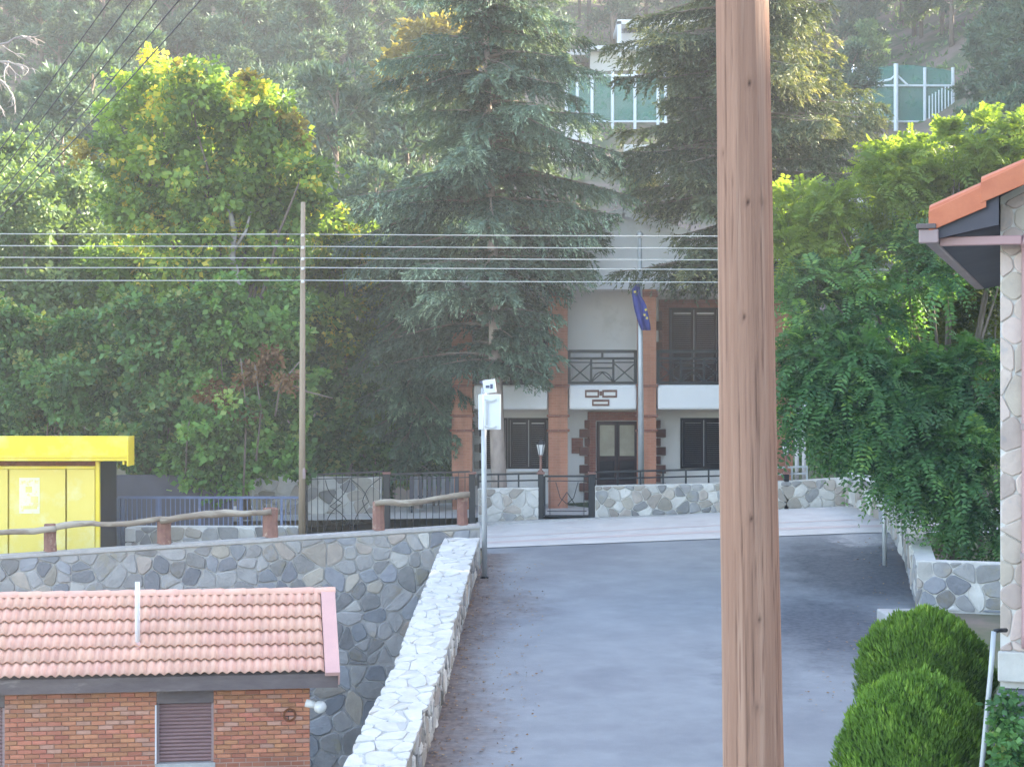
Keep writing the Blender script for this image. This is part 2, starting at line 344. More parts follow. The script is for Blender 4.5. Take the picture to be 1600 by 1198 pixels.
setattr_('dirt', lambda x, y: max(.85*(1-min(1, (x-PX(y))/(1.25+.35*sin(y*.7)))), .75*(1-min(1, (RR(y)+.3-x)/.8)), blob(x, y, -.1, 39, 1.6, 3.2, .6), 0) if y < 45.9 else 0)
setattr_('dark_patch', lambda x, y: max(blob(x, y, 7.9, 42.5, 3.4, 6, 1.15), blob(x, y, 6.2, 36.5, 2.8, 6, 1.1), blob(x, y, 4.2, 33, 1.5, 4, .6)))  # darker patches on the right side of the asphalt
setattr_('pale', lambda x, y: max(blob(x, y, 8.4, 46, 1.6, 2.2, .85), 0))
st = sheet('street', 46.9-.3, 50.8, lambda Y: -24, lambda Y: 13, .03, M['concrete'], 12, 60)
mb = MB()   # worn reddish lines along the concrete street
for yy, wd in ((47.3, .3), (48.3, .14)):
    pts = [(x, yy+.1*sin(x*.4)) for x in np.arange(-1, 12.6, .5)]
    for (a, b), (c, d) in zip(pts, pts[1:]):
        mb.add([(a,b,g(a,b)+.035),(c,d,g(c,d)+.035),(c,d+wd,g(c,d+wd)+.035),(a,b+wd,g(a,b+wd)+.035)], [(0,1,2,3)])
mb.build('painted_marking', M['pinkline'], kind='structure')
rng = random.Random(4)
# litter on the road edge (dead leaves, pebbles)
V = []; Fq = []; rn = []
for k in range(1100):
    if k % 3: Y = rng.uniform(24, 44); x = PX(Y)+.05+rng.random()**2*1.5
    else: Y = rng.uniform(30, 46); x = RR(Y)+.25-rng.random()**2*1.6
    z = g(x, Y)+.028; s_ = rng.uniform(.01, .03); a = rng.random()*6.3; i = len(V)
    V += [(x+s_*cos(a+q*pi/2), Y+s_*sin(a+q*pi/2)*1.3, z+rng.random()*.02) for q in range(4)]; Fq.append((i,i+1,i+2,i+3)); rn.append(rng.random())
o = npmesh('fallen_leaves', np.array(V), np.array(Fq), L_['dry'], rnd=np.array(rn)); tag(o, 'brown dead leaves scattered along both edges of the asphalt', 'leaf litter', kind='stuff')

# ------------------------------------------------------------------ stone faces: Voronoi stones, each an object
def clip(poly, nx_, ny_, c):       # keep nx*x+ny*y <= c
    out = []
    for i in range(len(poly)):
        p, q = poly[i], poly[(i+1) % len(poly)]
        dp = nx_*p[0]+ny_*p[1]-c; dq = nx_*q[0]+ny_*q[1]-c
        if dp <= 0: out.append(p)
        if (dp < 0 < dq) or (dq < 0 < dp): t = dp/(dp-dq); out.append((p[0]+(q[0]-p[0])*t, p[1]+(q[1]-p[1])*t))
    return out
def voronoi(bound, sx, sy, seed, jit=.42, gap=.02, drop=.0):
    rng = random.Random(seed)
    xs = [p[0] for p in bound]; ys = [p[1] for p in bound]; x0, x1, y0, y1 = min(xs), max(xs), min(ys), max(ys)
    nx_ = max(1, round((x1-x0)/sx)); ny_ = max(1, round((y1-y0)/sy)); dx = (x1-x0)/nx_; dy = (y1-y0)/ny_
    P = {}
    for j in range(-1, ny_+1):
        for i in range(-1, nx_+1):
            if rng.random() < drop: continue
            P[i, j] = (x0+(i+.5+(.5 if j % 2 else 0)+rng.uniform(-jit, jit))*dx, y0+(j+.5+rng.uniform(-jit, jit))*dy)
    out = []
    for (i, j), (px, py) in P.items():
        poly = list(bound)
        for dj in range(-3, 4):
            for di in range(-3, 4):
                q = P.get((i+di, j+dj))
                if q is None or (di == dj == 0): continue
                vx, vy = q[0]-px, q[1]-py; d = sqrt(vx*vx+vy*vy); vx /= d; vy /= d
                poly = clip(poly, vx, vy, vx*(px+q[0])/2+vy*(py+q[1])/2-gap/2)
                if len(poly) < 3: break
            if len(poly) < 3: break
        if len(poly) < 3: continue
        A = abs(sum(a[0]*b[1]-b[0]*a[1] for a, b in zip(poly, poly[1:]+poly[:1])))/2
        if A < .12*dx*dy: continue
        out.append(poly)
    return out
def stones(bound, sx, sy, seed, fr, mats, parent, depth=.035, gap=.02, skip=None, name='stone', jit=.42, drop=.06, bev=.02, rough=.006, tilt=.08):
    """fr(u, v, w): point on the face, w outward"""
    rng = random.Random(seed+99); n = 0
    for poly in voronoi(bound, sx, sy, seed, jit, gap, drop):
        cx = sum(p[0] for p in poly)/len(poly); cy = sum(p[1] for p in poly)/len(poly)
        if skip and skip(cx, cy): continue
        P = []     # cut the corners once
        for a, b in zip(poly, poly[1:]+poly[:1]):
            P.append((a[0]*.82+b[0]*.18, a[1]*.82+b[1]*.18)); P.append((a[0]*.18+b[0]*.82, a[1]*.18+b[1]*.82))
        if len(P) > 14: P = P[::2]+[] if len(poly) > 9 else P
        d = depth*rng.uniform(.6, 1.3); k = len(P)
        inn = [(cx+(p[0]-cx)*(1-bev/max(.03, sqrt((p[0]-cx)**2+(p[1]-cy)**2))), cy+(p[1]-cy)*(1-bev/max(.03, sqrt((p[0]-cx)**2+(p[1]-cy)**2)))) for p in P]
        tx, ty = rng.uniform(-tilt, tilt), rng.uniform(-tilt, tilt)
        vs = [fr(p[0], p[1], -.03) for p in P]+[fr(p[0], p[1], d*.55) for p in P]+[fr(p[0], p[1], d+rng.uniform(-rough, rough)+tx*(p[0]-cx)+ty*(p[1]-cy)) for p in inn]+[fr(cx, cy, d+rng.uniform(0, rough*1.5))]
        fs = [(i, (i+1) % k, k+(i+1) % k, k+i) for i in range(k)]+[(k+i, k+(i+1) % k, 2*k+(i+1) % k, 2*k+i) for i in range(k)]+[(2*k+i, 2*k+(i+1) % k, 3*k) for i in range(k)]
        m = MB(); m.add(vs, fs)
        mt = rng.choices([a for a, _ in mats], [b for _, b in mats])[0]
        m.build(name, M[mt], parent); n += 1
    return n

GREY = [('stone', 6), ('stone_blue', 2.2), ('stone_tan', 1.2), ('stone_pale', .35)]
LIGHT = [('stone_tan', 3.2), ('stone_pale', 3.2), ('stone', 1.4)]

# --- big retaining wall below the terrace
RW0 = Vector((-15.5, 41.7, 0)); RW1 = Vector((-.72, 43.45, 0)); RWd = (RW1-RW0).normalized(); RWn = Vector((RWd.y, -RWd.x, 0)); RWL = (RW1-RW0).length
def RWtop(u): return Z(884, RW0.y)+(Z(826, RW1.y)-Z(884, RW0.y))*min(1, max(0, (u/RWL-.18)/.82)) + .02
def RWf(u, v, w_): p = RW0+RWd*u+RWn*w_; return (p.x, p.y, v)
rw = thing('stone_retaining_wall', (-8, 42.6, -9), 'tall grey fieldstone retaining wall rising behind the tiled brick outbuilding', 'retaining wall')
mb = MB()
us = [0, RWL*.18, RWL*.5, RWL]
for a, b in zip(us, us[1:]):
    mb.add([RWf(a,-9.3,0), RWf(b,-9.3,0), RWf(b,RWtop(b),0), RWf(a,RWtop(a),0), RWf(a,-9.3,-.45), RWf(b,-9.3,-.45), RWf(b,RWtop(b),-.45), RWf(a,RWtop(a),-.45)], [(0,1,2,3),(5,4,7,6),(3,2,6,7)]+([(1,5,6,2)] if b == RWL else [])+([(0,3,7,4)] if a == 0 else []))
core = mb.build('mortar_core', M['mortar'], rw)
mb = MB()
for a, b in zip(us, us[1:]):
    mb.box((a,-.5,0), (b+.001,.05,.07), frame=lambda v: RWf(v[0], RWtop(v[0])+v[2]+.003, v[1]))
mb.build('coping', M['kerb'], rw)
# left strip (visible above the outbuilding roof) and the whole height right of it
hu = lambda px: (Vector((X(px, 42.7), 0, 0))-Vector((RW0.x, 0, 0))).x/RWd.x
stones([(hu(-30), -6.3), (hu(745), -6.3), (hu(745), RWtop(hu(745))-.02), (hu(-30), RWtop(hu(-30))-.02)], .37, .30, 5, RWf, GREY, rw, gap=.028, skip=lambda u, v: (u < hu(455) and v < -5.15), drop=.14)
stones([(hu(470), -9.0), (hu(700), -9.0), (hu(700), -6.33), (hu(470), -6.33)], .46, .40, 8, RWf, [('stone', 4), ('stone_blue', 4), ('stone_tan', .8)], rw, gap=.035, drop=.12)

# --- roadside parapet
pw = thing('stone_parapet', (-1.4, 33, g(-1.4, 33)), 'low road parapet capped with pale flat stones beside the asphalt ramp', 'parapet')
PWID = .68
def ptop(Y): return g(-1.2, Y)+.82+.02*sin(Y*.8)
def Pf(Y, s, w_): return (PX(Y)-s*PWID, Y, ptop(Y)+w_)          # top face: s 0..1 across
mb = MB(); Ys = [14+i for i in range(0, 29)]+[42.55]
for a, b in zip(Ys, Ys[1:]):
    vs = []
    for Y in (a, b):
        vs += [(PX(Y), Y, -9.3), (PX(Y), Y, ptop(Y)), (PX(Y)-PWID, Y, ptop(Y)), (PX(Y)-PWID-.1, Y, -9.3)]
    mb.add(vs, [(0,4,5,1),(1,5,6,2),(2,6,7,3)]+([(4,7,6,5)] if b == 42.55 else [])+([(0,1,2,3)] if a == 14 else []))
mb.build('mortar_core', M['mortar_cap'], pw)
stones([(21.5,-.09),(42.5,-.09),(42.5,1.05),(21.5,1.05)], .5, .37, 21, lambda Y, s, w_: Pf(Y, s, w_), [('cap', 1)], pw, depth=.012, gap=.014, name='cap_stone', drop=.12, jit=.4, bev=.008, rough=.004)
stones([(21.5,-.75),(42.5,-.75),(42.5,-.03),(21.5,-.03)], .36, .22, 22, lambda Y, v, w_: (PX(Y)+w_, Y, ptop(Y)+v), LIGHT, pw, depth=.03, name='stone', drop=.08)

# --- right-hand stone wall beside the road, with its corner towards the camera
wr = thing('low_stone_wall', (8.6, 42, g(8.6, 42)), 'low pale rubble wall under the overhanging dark green tree on the right', 'garden wall')
A = [(8.95, 51.2), (9.3, 48.0), (8.9, 43.5), (8.15, 38.6)]
def wallrun(pts, h, th, parent, coremat, mats, sx, sy, seed, out=1, capmat=None, depth=.03, basefn=g, stn='stone'):
    """a wall along pts; stones on the left-hand side (out=1) of the run"""
    for k, (p, q) in enumerate(zip(pts, pts[1:])):
        p = Vector((p[0], p[1], 0)); q = Vector((q[0], q[1], 0)); d = (q-p); Ln = d.length; d.normalize(); n = Vector((d.y, -d.x, 0))*out
        zb = lambda u: basefn(*(p+d*u).xy)
        z0, z1 = zb(0), zb(Ln)
        zt = lambda u: z0+(z1-z0)*u/Ln+h
        fr = lambda u, v, w_: tuple((p+d*u+n*w_).xy)+(zt(u)-h+v,)
        mb = MB(); vs = [fr(0,-.4,0),fr(Ln,-.4,0),fr(Ln,h,0),fr(0,h,0),fr(0,-.4,-th),fr(Ln,-.4,-th),fr(Ln,h,-th),fr(0,h,-th)]
        mb.add(vs, [(0,1,2,3),(5,4,7,6),(3,2,6,7),(1,5,6,2),(0,3,7,4)]); mb.build('mortar_core', M[coremat], parent)
        stones([(0,.0),(Ln,.0),(Ln,h-.01),(0,h-.01)], sx, sy, seed+k, fr, mats, parent, depth=depth, name=stn)
        if capmat:
            mb = MB(); mb.box((-.02,-th-.03,0),(Ln+.02,.05,.06), frame=lambda v: fr(v[0], h+v[2]+.002, v[1])); mb.build('coping', M[capmat], parent)
wallrun(A, .88, .4, wr, 'mortar_light', [('stone_pale', 3), ('stone_tan', 1.5), ('stone', 2), ('stone_blue', .6)], .42, .34, 31, out=1)
wallrun([(8.13, 38.56), (12.4, 37.6)], .98, .4, wr, 'mortar_light', [('stone_pale', 2), ('stone_tan', 1.6), ('stone', 2.6), ('stone_blue', 1.2)], .36, .28, 35, out=1)

# --- wall and railings in front of the village house
FY = 51.0
fw = thing('front_garden_wall', (3, FY, g(3, FY)), 'low pale rubble wall with black railing before the white brick-piered house', 'garden wall')
def fwrun(px0, px1, ytop0, ytop1, seed):
    x0, x1 = X(px0, FY), X(px1, FY); t0, t1 = Z(ytop0, FY), Z(ytop1, FY); b0, b1 = g(x0, FY), g(x1, FY)
    mb = MB(); mb.add([(x0,FY,b0-.2),(x1,FY,b1-.2),(x1,FY,t1),(x0,FY,t0),(x0,FY+.35,b0-.2),(x1,FY+.35,b1-.2),(x1,FY+.35,t1),(x0,FY+.35,t0)], [(0,1,2,3),(5,4,7,6),(3,2,6,7),(1,5,6,2),(0,3,7,4)])
    mb.build('mortar_core', M['mortar_light'], fw)
    stones([(x0+.01,b0+.02),(x1-.01,b1+.02),(x1-.01,t1-.02),(x0+.01,t0-.02)], .31, .26, seed, lambda u, v, w_: (u, FY-w_, v), LIGHT, fw)
    return x0, x1, t0, t1
def railing(parent, x0, x1, t0, t1, Y, h=.36, mat='black', posts=5, low=.5):
    mb = MB(); mb.bar((x0,Y,t0+h),(x1,Y,t1+h),.055,.05); mb.build('top_rail', M[mat], parent)
    mb = MB(); mb.bar((x0,Y,t0+h*low),(x1,Y,t1+h*low),.04,.04); mb.build('lower_rail', M[mat], parent)
    for k in range(posts):
        t = k/(posts-1); x = x0+(x1-x0)*t; z = t0+(t1-t0)*t
        mb = MB(); mb.bar((x,Y,z-.02),(x,Y,z+h+.02),.045); mb.build('rail_post', M[mat], parent)
a = fwrun(747, 842, 763, 761, 41); railing(fw, a[0], a[1], a[2], a[3], FY+.15, posts=4)
b = fwrun(930, 1215, 759, 752, 43); railing(fw, b[0], b[1], b[2], b[3], FY+.15, posts=9)
c = fwrun(1215, 1400, 752, 742, 45); railing(fw, c[0], X(1262, FY), c[2], c[2]+.03, FY+.15, posts=3, mat='galv')
mb = MB(); mb.add([(X(745,FY),FY-.35,g(X(745,FY),FY)+.09),(12,FY-.35,g(12,FY)+.09),(12,FY,g(12,FY)+.09),(X(745,FY),FY,g(X(745,FY),FY)+.09),(X(745,FY),FY-.35,g(X(745,FY),FY)-.1),(12,FY-.35,g(12,FY)-.1)], [(0,1,2,3),(4,5,1,0)])
mb.build('kerb', M['kerb'], kind='structure')

# garden ground behind the wall
mb = MB(); mb.add([(-10,51.36,-3.72),(12,51.36,-3.4),(12,56,-3.3),(-10,56,-3.6)], [(0,1,2,3)]); mb.build('paved_garden', M['concrete'], kind='structure')

# --- garden gate with two pillars and lantern
def gate_leaf(name, x0, x1, z0, z1, Y, label, bars, deco, parts_mat='black', slope=0):
    """framed leaf of thin bars; bars/deco in 0..1 units"""
    o = thing(name, ((x0+x1)/2, Y, z0), label, 'gate', 'black iron gates')
    P = lambda u, v: (x0+(x1-x0)*u, Y, z0+slope*u+(z1-z0)*v)
    mb = MB()
    for a, b in (((0,0),(1,0)),((0,1),(1,1)),((0,0),(0,1)),((1,0),(1,1))): mb.bar(P(*a), P(*b), .05)
    mb.build('gate_frame', M[parts_mat], o)
    for u in bars: m = MB(); m.bar(P(u,0), P(u,1), .018); m.build('bar', M[parts_mat], o)
    mb = MB()
    for seg in deco:
        for a, b in zip(seg, seg[1:]): mb.bar(P(*a), P(*b), .022)
    if deco: mb.build('scroll_ornament', M[parts_mat], o)
    return o
def circ(cx, cy, rx, ry, n=14): return [(cx+rx*cos(2*pi*k/n), cy+ry*sin(2*pi*k/n)) for k in range(n+1)]
xg0, xg1 = X(851, FY), X(921, FY)
gate_leaf('garden_gate', xg0, xg1, Z(806, FY), Z(744, FY), FY+.1, 'narrow black iron garden gate between dark pillars before the house door', [.12,.88], [[(.06,.12),(.94,.12)],[(.06,.88),(.94,.88)],[(.25,.85),(.35,.45),(.5,.3),(.65,.45),(.75,.85)],[(.3,.25),(.5,.6),(.7,.25)]])
def pillar(px, w_, ytop, ybot, label, lantern=False, Y=FY, mat='black'):
    x = X(px, Y); zb = Z(ybot, Y)
    o = thing('gate_pillar', (x, Y, zb), label, 'gate pillar', 'dark gate pillars')
    mb = MB(); mb.box((x-w_/2, Y, zb-.1), (x+w_/2, Y+w_, Z(ytop, Y))); mb.build('shaft', M[mat], o, bevel=.01)
    mb = MB(); mb.box((x-w_/2-.03, Y-.03, Z(ytop, Y)+.003), (x+w_/2+.03, Y+w_+.03, Z(ytop, Y)+.06)); mb.build('cap', M['post'], o, bevel=.01)
    return x, Y+w_/2, Z(ytop, Y)+.063
def lantern(p, label):
    x, y, z = p
    o = thing('lantern', p, label, 'lamp', 'gate lanterns')
    mb = MB(); mb.lathe(p, [(.07,0),(.075,.03),(.035,.06),(.03,.4),(.05,.42),(.05,.45)], 10); mb.build('stem', M['post'], o, smooth=False)
    mb = MB(); mb.lathe((x,y,z+.45), [(.06,0),(.12,.28)], 6); mb.build('glass_body', M['lampglass'], o)
    mb = MB()
    for k in range(6):
        t = pi*k/3; mb.bar((x+.062*cos(t), y+.062*sin(t), z+.45), (x+.125*cos(t), y+.125*sin(t), z+.73), .02)
    mb.build('lantern_frame', M['black'], o)
    mb = MB(); mb.lathe((x,y,z+.73), [(.15,0),(.1,.07),(.03,.13),(.015,.2)], 6); mb.build('lantern_roof', M['black'], o)
p = pillar(845, .15, 741, 812, 'dark pillar left of the narrow garden gate, carrying a lantern')
lantern(p, 'small iron lantern with opal glass on the pillar left of the garden gate')
pillar(925, .15, 741, 811, 'dark pillar right of the narrow garden gate, without a lantern')
p = pillar(1229, .14, 741, 806, 'thin dark pillar in the railing just right of the big wooden pole')
lantern((p[0], p[1], p[2]), 'small lantern seen just right of the big wooden pole by white posts')

# --- wide iron gates on the left
GY = 50.0
pillar(472, .17, 738, 838, 'dark iron post at the left end of the wide gates', Y=GY)
pillar(604, .15, 741, 833, 'dark iron post between the two wide gate leaves', Y=GY)
pillar(738, .15, 741, 828, 'dark iron post at the right end of the wide gates', Y=GY)
def arc_(x0, y0, x1, y1, b): return [(x0+(x1-x0)*t+b*sin(pi*t)*(y1-y0), y0+(y1-y0)*t-b*sin(pi*t)*(x1-x0)) for t in np.linspace(0, 1, 9)]
fan = [[(.0,.92),(1,.92)], arc_(.24,.9,.46,.5,.12), arc_(.46,.5,.24,.06,.12), arc_(.56,.9,.3,.45,-.1), arc_(.3,.45,.56,.06,-.1), arc_(.56,.9,.8,.5,-.08), arc_(.8,.5,.6,.06,.1), arc_(.96,.9,.72,.52,.1), arc_(.72,.52,.96,.08,.1)]
gate_leaf('driveway_gate', X(479,GY), X(600,GY), Z(834,GY), Z(742,GY), GY+.08, 'left leaf of the wide black gate, before a sunny rubble wall', [.06,.14,.22,.38,.46,.58,.66,.86,.94], fan, slope=.09)
gate_leaf('driveway_gate', X(608,GY), X(734,GY), Z(828,GY), Z(741,GY), GY+.08, 'right leaf of the wide black gate, behind the end log rail', [.07,.14,.22,.3,.38,.46,.54,.62,.7,.78,.86,.94], [[(0,.9),(1,.9)], circ(.45,.94,.03,.03,8)], slope=.07)
bw = thing('back_garden_wall', (-4.5, 53.2, -3.9), 'pale rubble wall seen through the left leaf of the wide gate', 'garden wall')
mb = MB(); mb.box((-7.2,53.2,-4.1), (-3.62,53.6,Z(745,53.2))); mb.build('mortar_core', M['mortar_light'], bw)
stones([(-7.15,-3.95),(-3.64,-3.95),(-3.64,Z(746,53.2)),(-7.15,Z(746,53.2))], .42, .36, 51, lambda u, v, w_: (u, 53.2-w_, v), LIGHT, bw)
sc_ = thing('slatted_screen', (-2.4, 53.0, -3.8), 'dark grey slatted screen behind the right leaf of the wide gate', 'screen')
for k in range(11):
    x = X(640, 53)+k*.125; mb = MB(); mb.box((x,53,Z(780,53)),(x+.1,53.03,Z(744,53))); mb.build('slat', M['step'] if k % 2 else M['soffit'], sc_)
mb = MB(); mb.box((X(640,53),53.032,Z(777,53)),(X(640,53)+1.37,53.06,Z(774,53))); mb.build('rail', M['black'], sc_)
mb = MB()
for xx in (X(640,53)+.03, X(640,53)+1.3): mb.box((xx,53.062,-3.8),(xx+.05,53.11,Z(745,53)))
mb.build('screen_post', M['black'], sc_)

# --- low wall, blue railing left
lw = thing('low_terrace_wall', (-8, 46, g(-8, 46)), 'low grey rubble wall behind the log rail, ending at a white quoin', 'garden wall')
x0, x1 = X(198, 46), X(470, 46)
mb = MB(); mb.box((x0,46,-4.6), (x1,46.3,Z(822,46))); mb.build('mortar_core', M['mortar_light'], lw)
stones([(x0+.12,-4.45),(x1,-4.2),(x1,Z(823,46)),(x0+.12,Z(823,46))], .4, .34, 61, lambda u, v, w_: (u, 46-w_, v), [('stone', 3), ('stone_tan', 2), ('stone_pale', 1.5)], lw)
for k in range(2):
    mb = MB(); mb.box((x0-.03,45.94,-4.15+k*.36), (x0+.12+.1*(k % 2),46.25,-4.15+k*.36+.34)); mb.build('quoin_stone', M['stone_pale'], lw, bevel=.02)
gw = thing('grey_block_wall', (-7, 49.3, g(-7, 49)), 'dark grey block wall in the gloom under the leafy shrubs', 'garden wall')
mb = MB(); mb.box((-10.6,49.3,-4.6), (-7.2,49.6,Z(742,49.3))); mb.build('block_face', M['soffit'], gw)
br = thing('blue_railing', (X(190,46.4), 46.4, -4.3), 'blue painted metal railing beside the yellow kiosk', 'railing')
def V3(px, py, Y): return Vector(at(px, py, Y))
mb = MB(); mb.bar(V3(184,778,46.4), V3(184,868,46.4), .13, .1); mb.bar(V3(192,778,46.4), V3(192,868,46.4), .07); mb.build('corner_post', M['bluemetal'], br)
for px in (248, 312, 376, 440): mb = MB(); mb.bar(V3(px,777,46.4), V3(px,868,46.4), .06); mb.build('post', M['bluemetal'], br)
mb = MB(); mb.bar(V3(184,777,46.4), V3(470,777,46.4), .07, .06); mb.build('top_rail', M['bluemetal'], br)
mb = MB(); mb.bar(V3(184,852,46.4), V3(470,852,46.4), .05); mb.build('bottom_rail', M['bluemetal'], br)
for k in range(36):
    px = 199+k*7.5
    mb = MB(); mb.bar(V3(px,778,46.4), V3(px,852,46.4), .022); mb.build('baluster', M['bluemetal'], br)

# --- log rail fence on the wall top
def uz(px, Yo=0): u = hu(px); p = RW0+RWd*u; return p.x, p.y-.02+.22
posts = [(78,20,818,876),(256,22,812,862),(422,24,793,842),(591,19,783,834),(722,17,775,829)]
names = ['rail post in front of the yellow kiosk', 'rail post in front of the low wall and blue railing', 'rail post at the right end of the long pale log', 'rail post before the middle gate post', 'rail post at the right end of the log fence']
lf = thing('log_fence', (X(256, 42.8), 42.9, RWtop(hu(256))+.075), 'rustic log rail fence on reddish posts along the retaining wall top', 'fence')
def Yw(px): u = hu(px); return (RW0+RWd*u).y+.22
for (px, wp, y0, y1), nm in zip(posts, names):
    Y = Yw(px); x = X(px, Y); w_ = wp/F*Y; zt = Z(y0, Y); zb = RWtop(hu(px))+.074
    mb = MB(); mb.tube([(x,Y,zb),(x+.01,Y,zb+.05),(x,Y,(zt+zb)/2),(x+.01,Y,zt-.03),(x+.01,Y,zt)], [w_/2*1.08, w_/2*1.02, w_/2*.97, w_/2, w_/2*.9], 10); mb.build('fence_post', M['post'], lf, label='reddish '+nm)
rng = random.Random(3)
for (a, ya, b, yb, r) in ((-120,838,88,825,.075),(88,823,252,812,.07),(250,811,424,797,.085),(586,788,734,774,.075)):
    Ya, Yb = Yw(a)-.2, Yw(b)-.2; p, q = V3(a, ya, Ya), V3(b, yb, Yb); pts = []; rr = []
    for k in range(13):
        t = k/12; c_ = p.lerp(q, t); pts.append(c_+Vector((0, rng.uniform(-.01,.01), .03*sin(t*7+a)+rng.uniform(-.012,.012)))); rr.append(r*(1+.14*sin(t*9+b))*(1-.15*t))
    mb = MB(); mb.tube(pts, rr, 10); mb.build('log_rail', M['log'], lf, smooth=True)

# ------------------------------------------------------------------ village house
H = thing('village_house', (1.5, 54, -3.6), 'white two-storey house with red brick piers, dark shutters and tiled gable', 'house')
HY, WY = 54.0, 55.3
def hb(name, mat, a, b, parent=H, bevel=0, label=None):
    m = MB(); m.box(a, b); return m.build(name, M[mat], parent, bevel=bevel, label=label)
xl, xr = X(706, HY), X(1238, HY)
zs, zb0, zb1, zE = Z(452, HY), Z(640, HY), Z(601, HY), Z(452, HY)
hb('wall', 'plaster_in', (xl, WY, -4.2), (xr, WY+.3, zE))                # recessed facade
hb('side_wall', 'plaster', (xl, WY+.303, -4.2), (xl+.3, 64, zE))
hb('side_wall', 'plaster', (xr-.3, WY+.303, -4.2), (xr, 64, zE))
hb('back_wall', 'plaster', (xl+.303, 63.7, -4.2), (xr-.303, 64, zE))
hb('balcony_floor', 'plaster', (xl+.02, HY+.32, zb0+.003), (xr-.02, WY-.003, zb1-.1))
# gable face
gx, gz = X(973, HY), Z(334, HY); ge = Z(428, HY)
mb = MB(); mb.prism([(xl-.3, zE), (xr+.1, zE), (xr+.1, ge), (gx, gz), (xl-.3, ge)], lambda p: (p[0], HY-.02, p[1]), lambda p: (p[0], HY+.25, p[1])); mb.build('gable_wall', M['plaster'], H)
hb('soffit', 'plaster_in', (xl, HY+.253, zE+.003), (xr, WY+.3, zE+.12))
def brickmat(name, c1, c2, mo, sc, bw=.22, rh=.075, bs=.35):
    m = MAT(name, c1); n = m.node_tree; b = n.nodes['Principled BSDF']; tc = n.nodes.new('ShaderNodeTexCoord')
    sx = n.nodes.new('ShaderNodeSeparateXYZ'); cb = n.nodes.new('ShaderNodeCombineXYZ'); ad = n.nodes.new('ShaderNodeMath'); ad.operation = 'ADD'
    n.links.new(tc.outputs['Object'], sx.inputs[0]); n.links.new(sx.outputs[0], ad.inputs[0]); n.links.new(sx.outputs[1], ad.inputs[1])
    n.links.new(ad.outputs[0], cb.inputs[0]); n.links.new(sx.outputs[2], cb.inputs[1])
    t = n.nodes.new('ShaderNodeTexBrick'); t.inputs['Scale'].default_value = 1; t.inputs['Brick Width'].default_value = bw; t.inputs['Row Height'].default_value = rh
    t.inputs['Mortar Size'].default_value = .008; t.inputs['Color1'].default_value = (*c1, 1); t.inputs['Color2'].default_value = (*c2, 1); t.inputs['Mortar'].default_value = (*mo, 1)
    n.links.new(cb.outputs[0], t.inputs['Vector'])
    ns = n.nodes.new('ShaderNodeTexNoise'); ns.inputs['Scale'].default_value = 2.5; ns.inputs['Detail'].default_value = 6
    mx = n.nodes.new('ShaderNodeMixRGB'); mx.blend_type = 'OVERLAY'; mx.inputs[0].default_value = .5; n.links.new(t.outputs[0], mx.inputs[1]); n.links.new(ns.outputs[0], mx.inputs[2]); n.links.new(mx.outputs[0], b.inputs['Base Color'])
    bp = n.nodes.new('ShaderNodeBump'); bp.inputs['Strength'].default_value = .7; bp.inputs['Distance'].default_value = .01; bp.invert = True
    n.links.new(t.outputs['Fac'], bp.inputs['Height']); n.links.new(bp.outputs[0], b.inputs['Normal']); return m
M['pierbrick'] = brickmat('pier_brick', (.5,.225,.145), (.44,.185,.115), (.47,.24,.165), 1)
M['pierbrick2'] = brickmat('door_surround_brick', (.3,.115,.08), (.24,.085,.06), (.3,.18,.14), 1)
for a, b in ((706,738),(857,887),(996,1025),(1138,1168),(1210,1238)):
    xa, xb = X(a, HY), X(b, HY)
    gp = empty('brick_pier', (0,0,0)); gp.parent = H; gp.location = (0,0,0); ABS[gp.name] = ABS[H.name]
    if True:
        hb('shaft', 'pierbrick', (xa, HY-.08, -4.1), (xb, HY+.3, zE-.003), gp)
        for yy in (602, 649, 672): m = MB(); m.box((xa-.05, HY-.13, Z(yy+2.5, HY)), (xb+.05, HY+.24, Z(yy-1.5, HY))); m.build('moulding', M['pierbrick2'], gp, bevel=.015)
        m = MB(); m.box((xa-.04, HY-.12, Z(464, HY)), (xb+.04, HY+.24, Z(455, HY))); m.build('capital', M['pierbrick2'], gp)
for a, b in ((740,856),(889,995),(1027,1137),(1170,1209)):
    m = MB(); m.box((X(a, HY), HY-.05, zb0), (X(b, HY), HY+.3, zb1)); m.build('balcony_front', M['plaster'], H, bevel=.07)
# ground-floor openings (dark timber shutters)
def window(pxa, pxb, ya, yb, Y=WY, leaves=2, mat='darkwood', name='shuttered_window', slat=True):
    xa, xb, zt, zb = X(pxa, Y), X(pxb, Y), Z(ya, Y), Z(yb, Y)
    f = MB(); f.box((xa-.06, Y-.06, zb-.06), (xa, Y+.01, zt+.06)); f.box((xb, Y-.06, zb-.06), (xb+.06, Y+.01, zt+.06)); f.box((xa, Y-.06, zt), (xb, Y+.01, zt+.06)); f.box((xa, Y-.06, zb-.06), (xb, Y+.01, zb))
    o = f.build(name, M['darkwood'], H)
    w_ = (xb-xa)/leaves
    for k in range(leaves):
        m = MB(); x0 = xa+k*w_+.012; x1 = xa+(k+1)*w_-.012
        m.box((x0, Y-.03, zb), (x0+.07, Y-.004, zt)); m.box((x1-.07, Y-.03, zb), (x1, Y-.004, zt)); m.box((x0+.07, Y-.03, zt-.08), (x1-.07, Y-.004, zt)); m.box((x0+.07, Y-.03, zb), (x1-.07, Y-.004, zb+.08))
        n_ = int((zt-zb-.16)/.055)
        for i in range(n_):
            z = zb+.085+i*.055; m.add([(x0+.07,Y-.028,z),(x1-.07,Y-.028,z),(x1-.07,Y-.006,z+.05),(x0+.07,Y-.006,z+.05)], [(0,1,2,3)])
        m.build('shutter', M[mat], o)
    return o
window(797, 855, 656, 729)
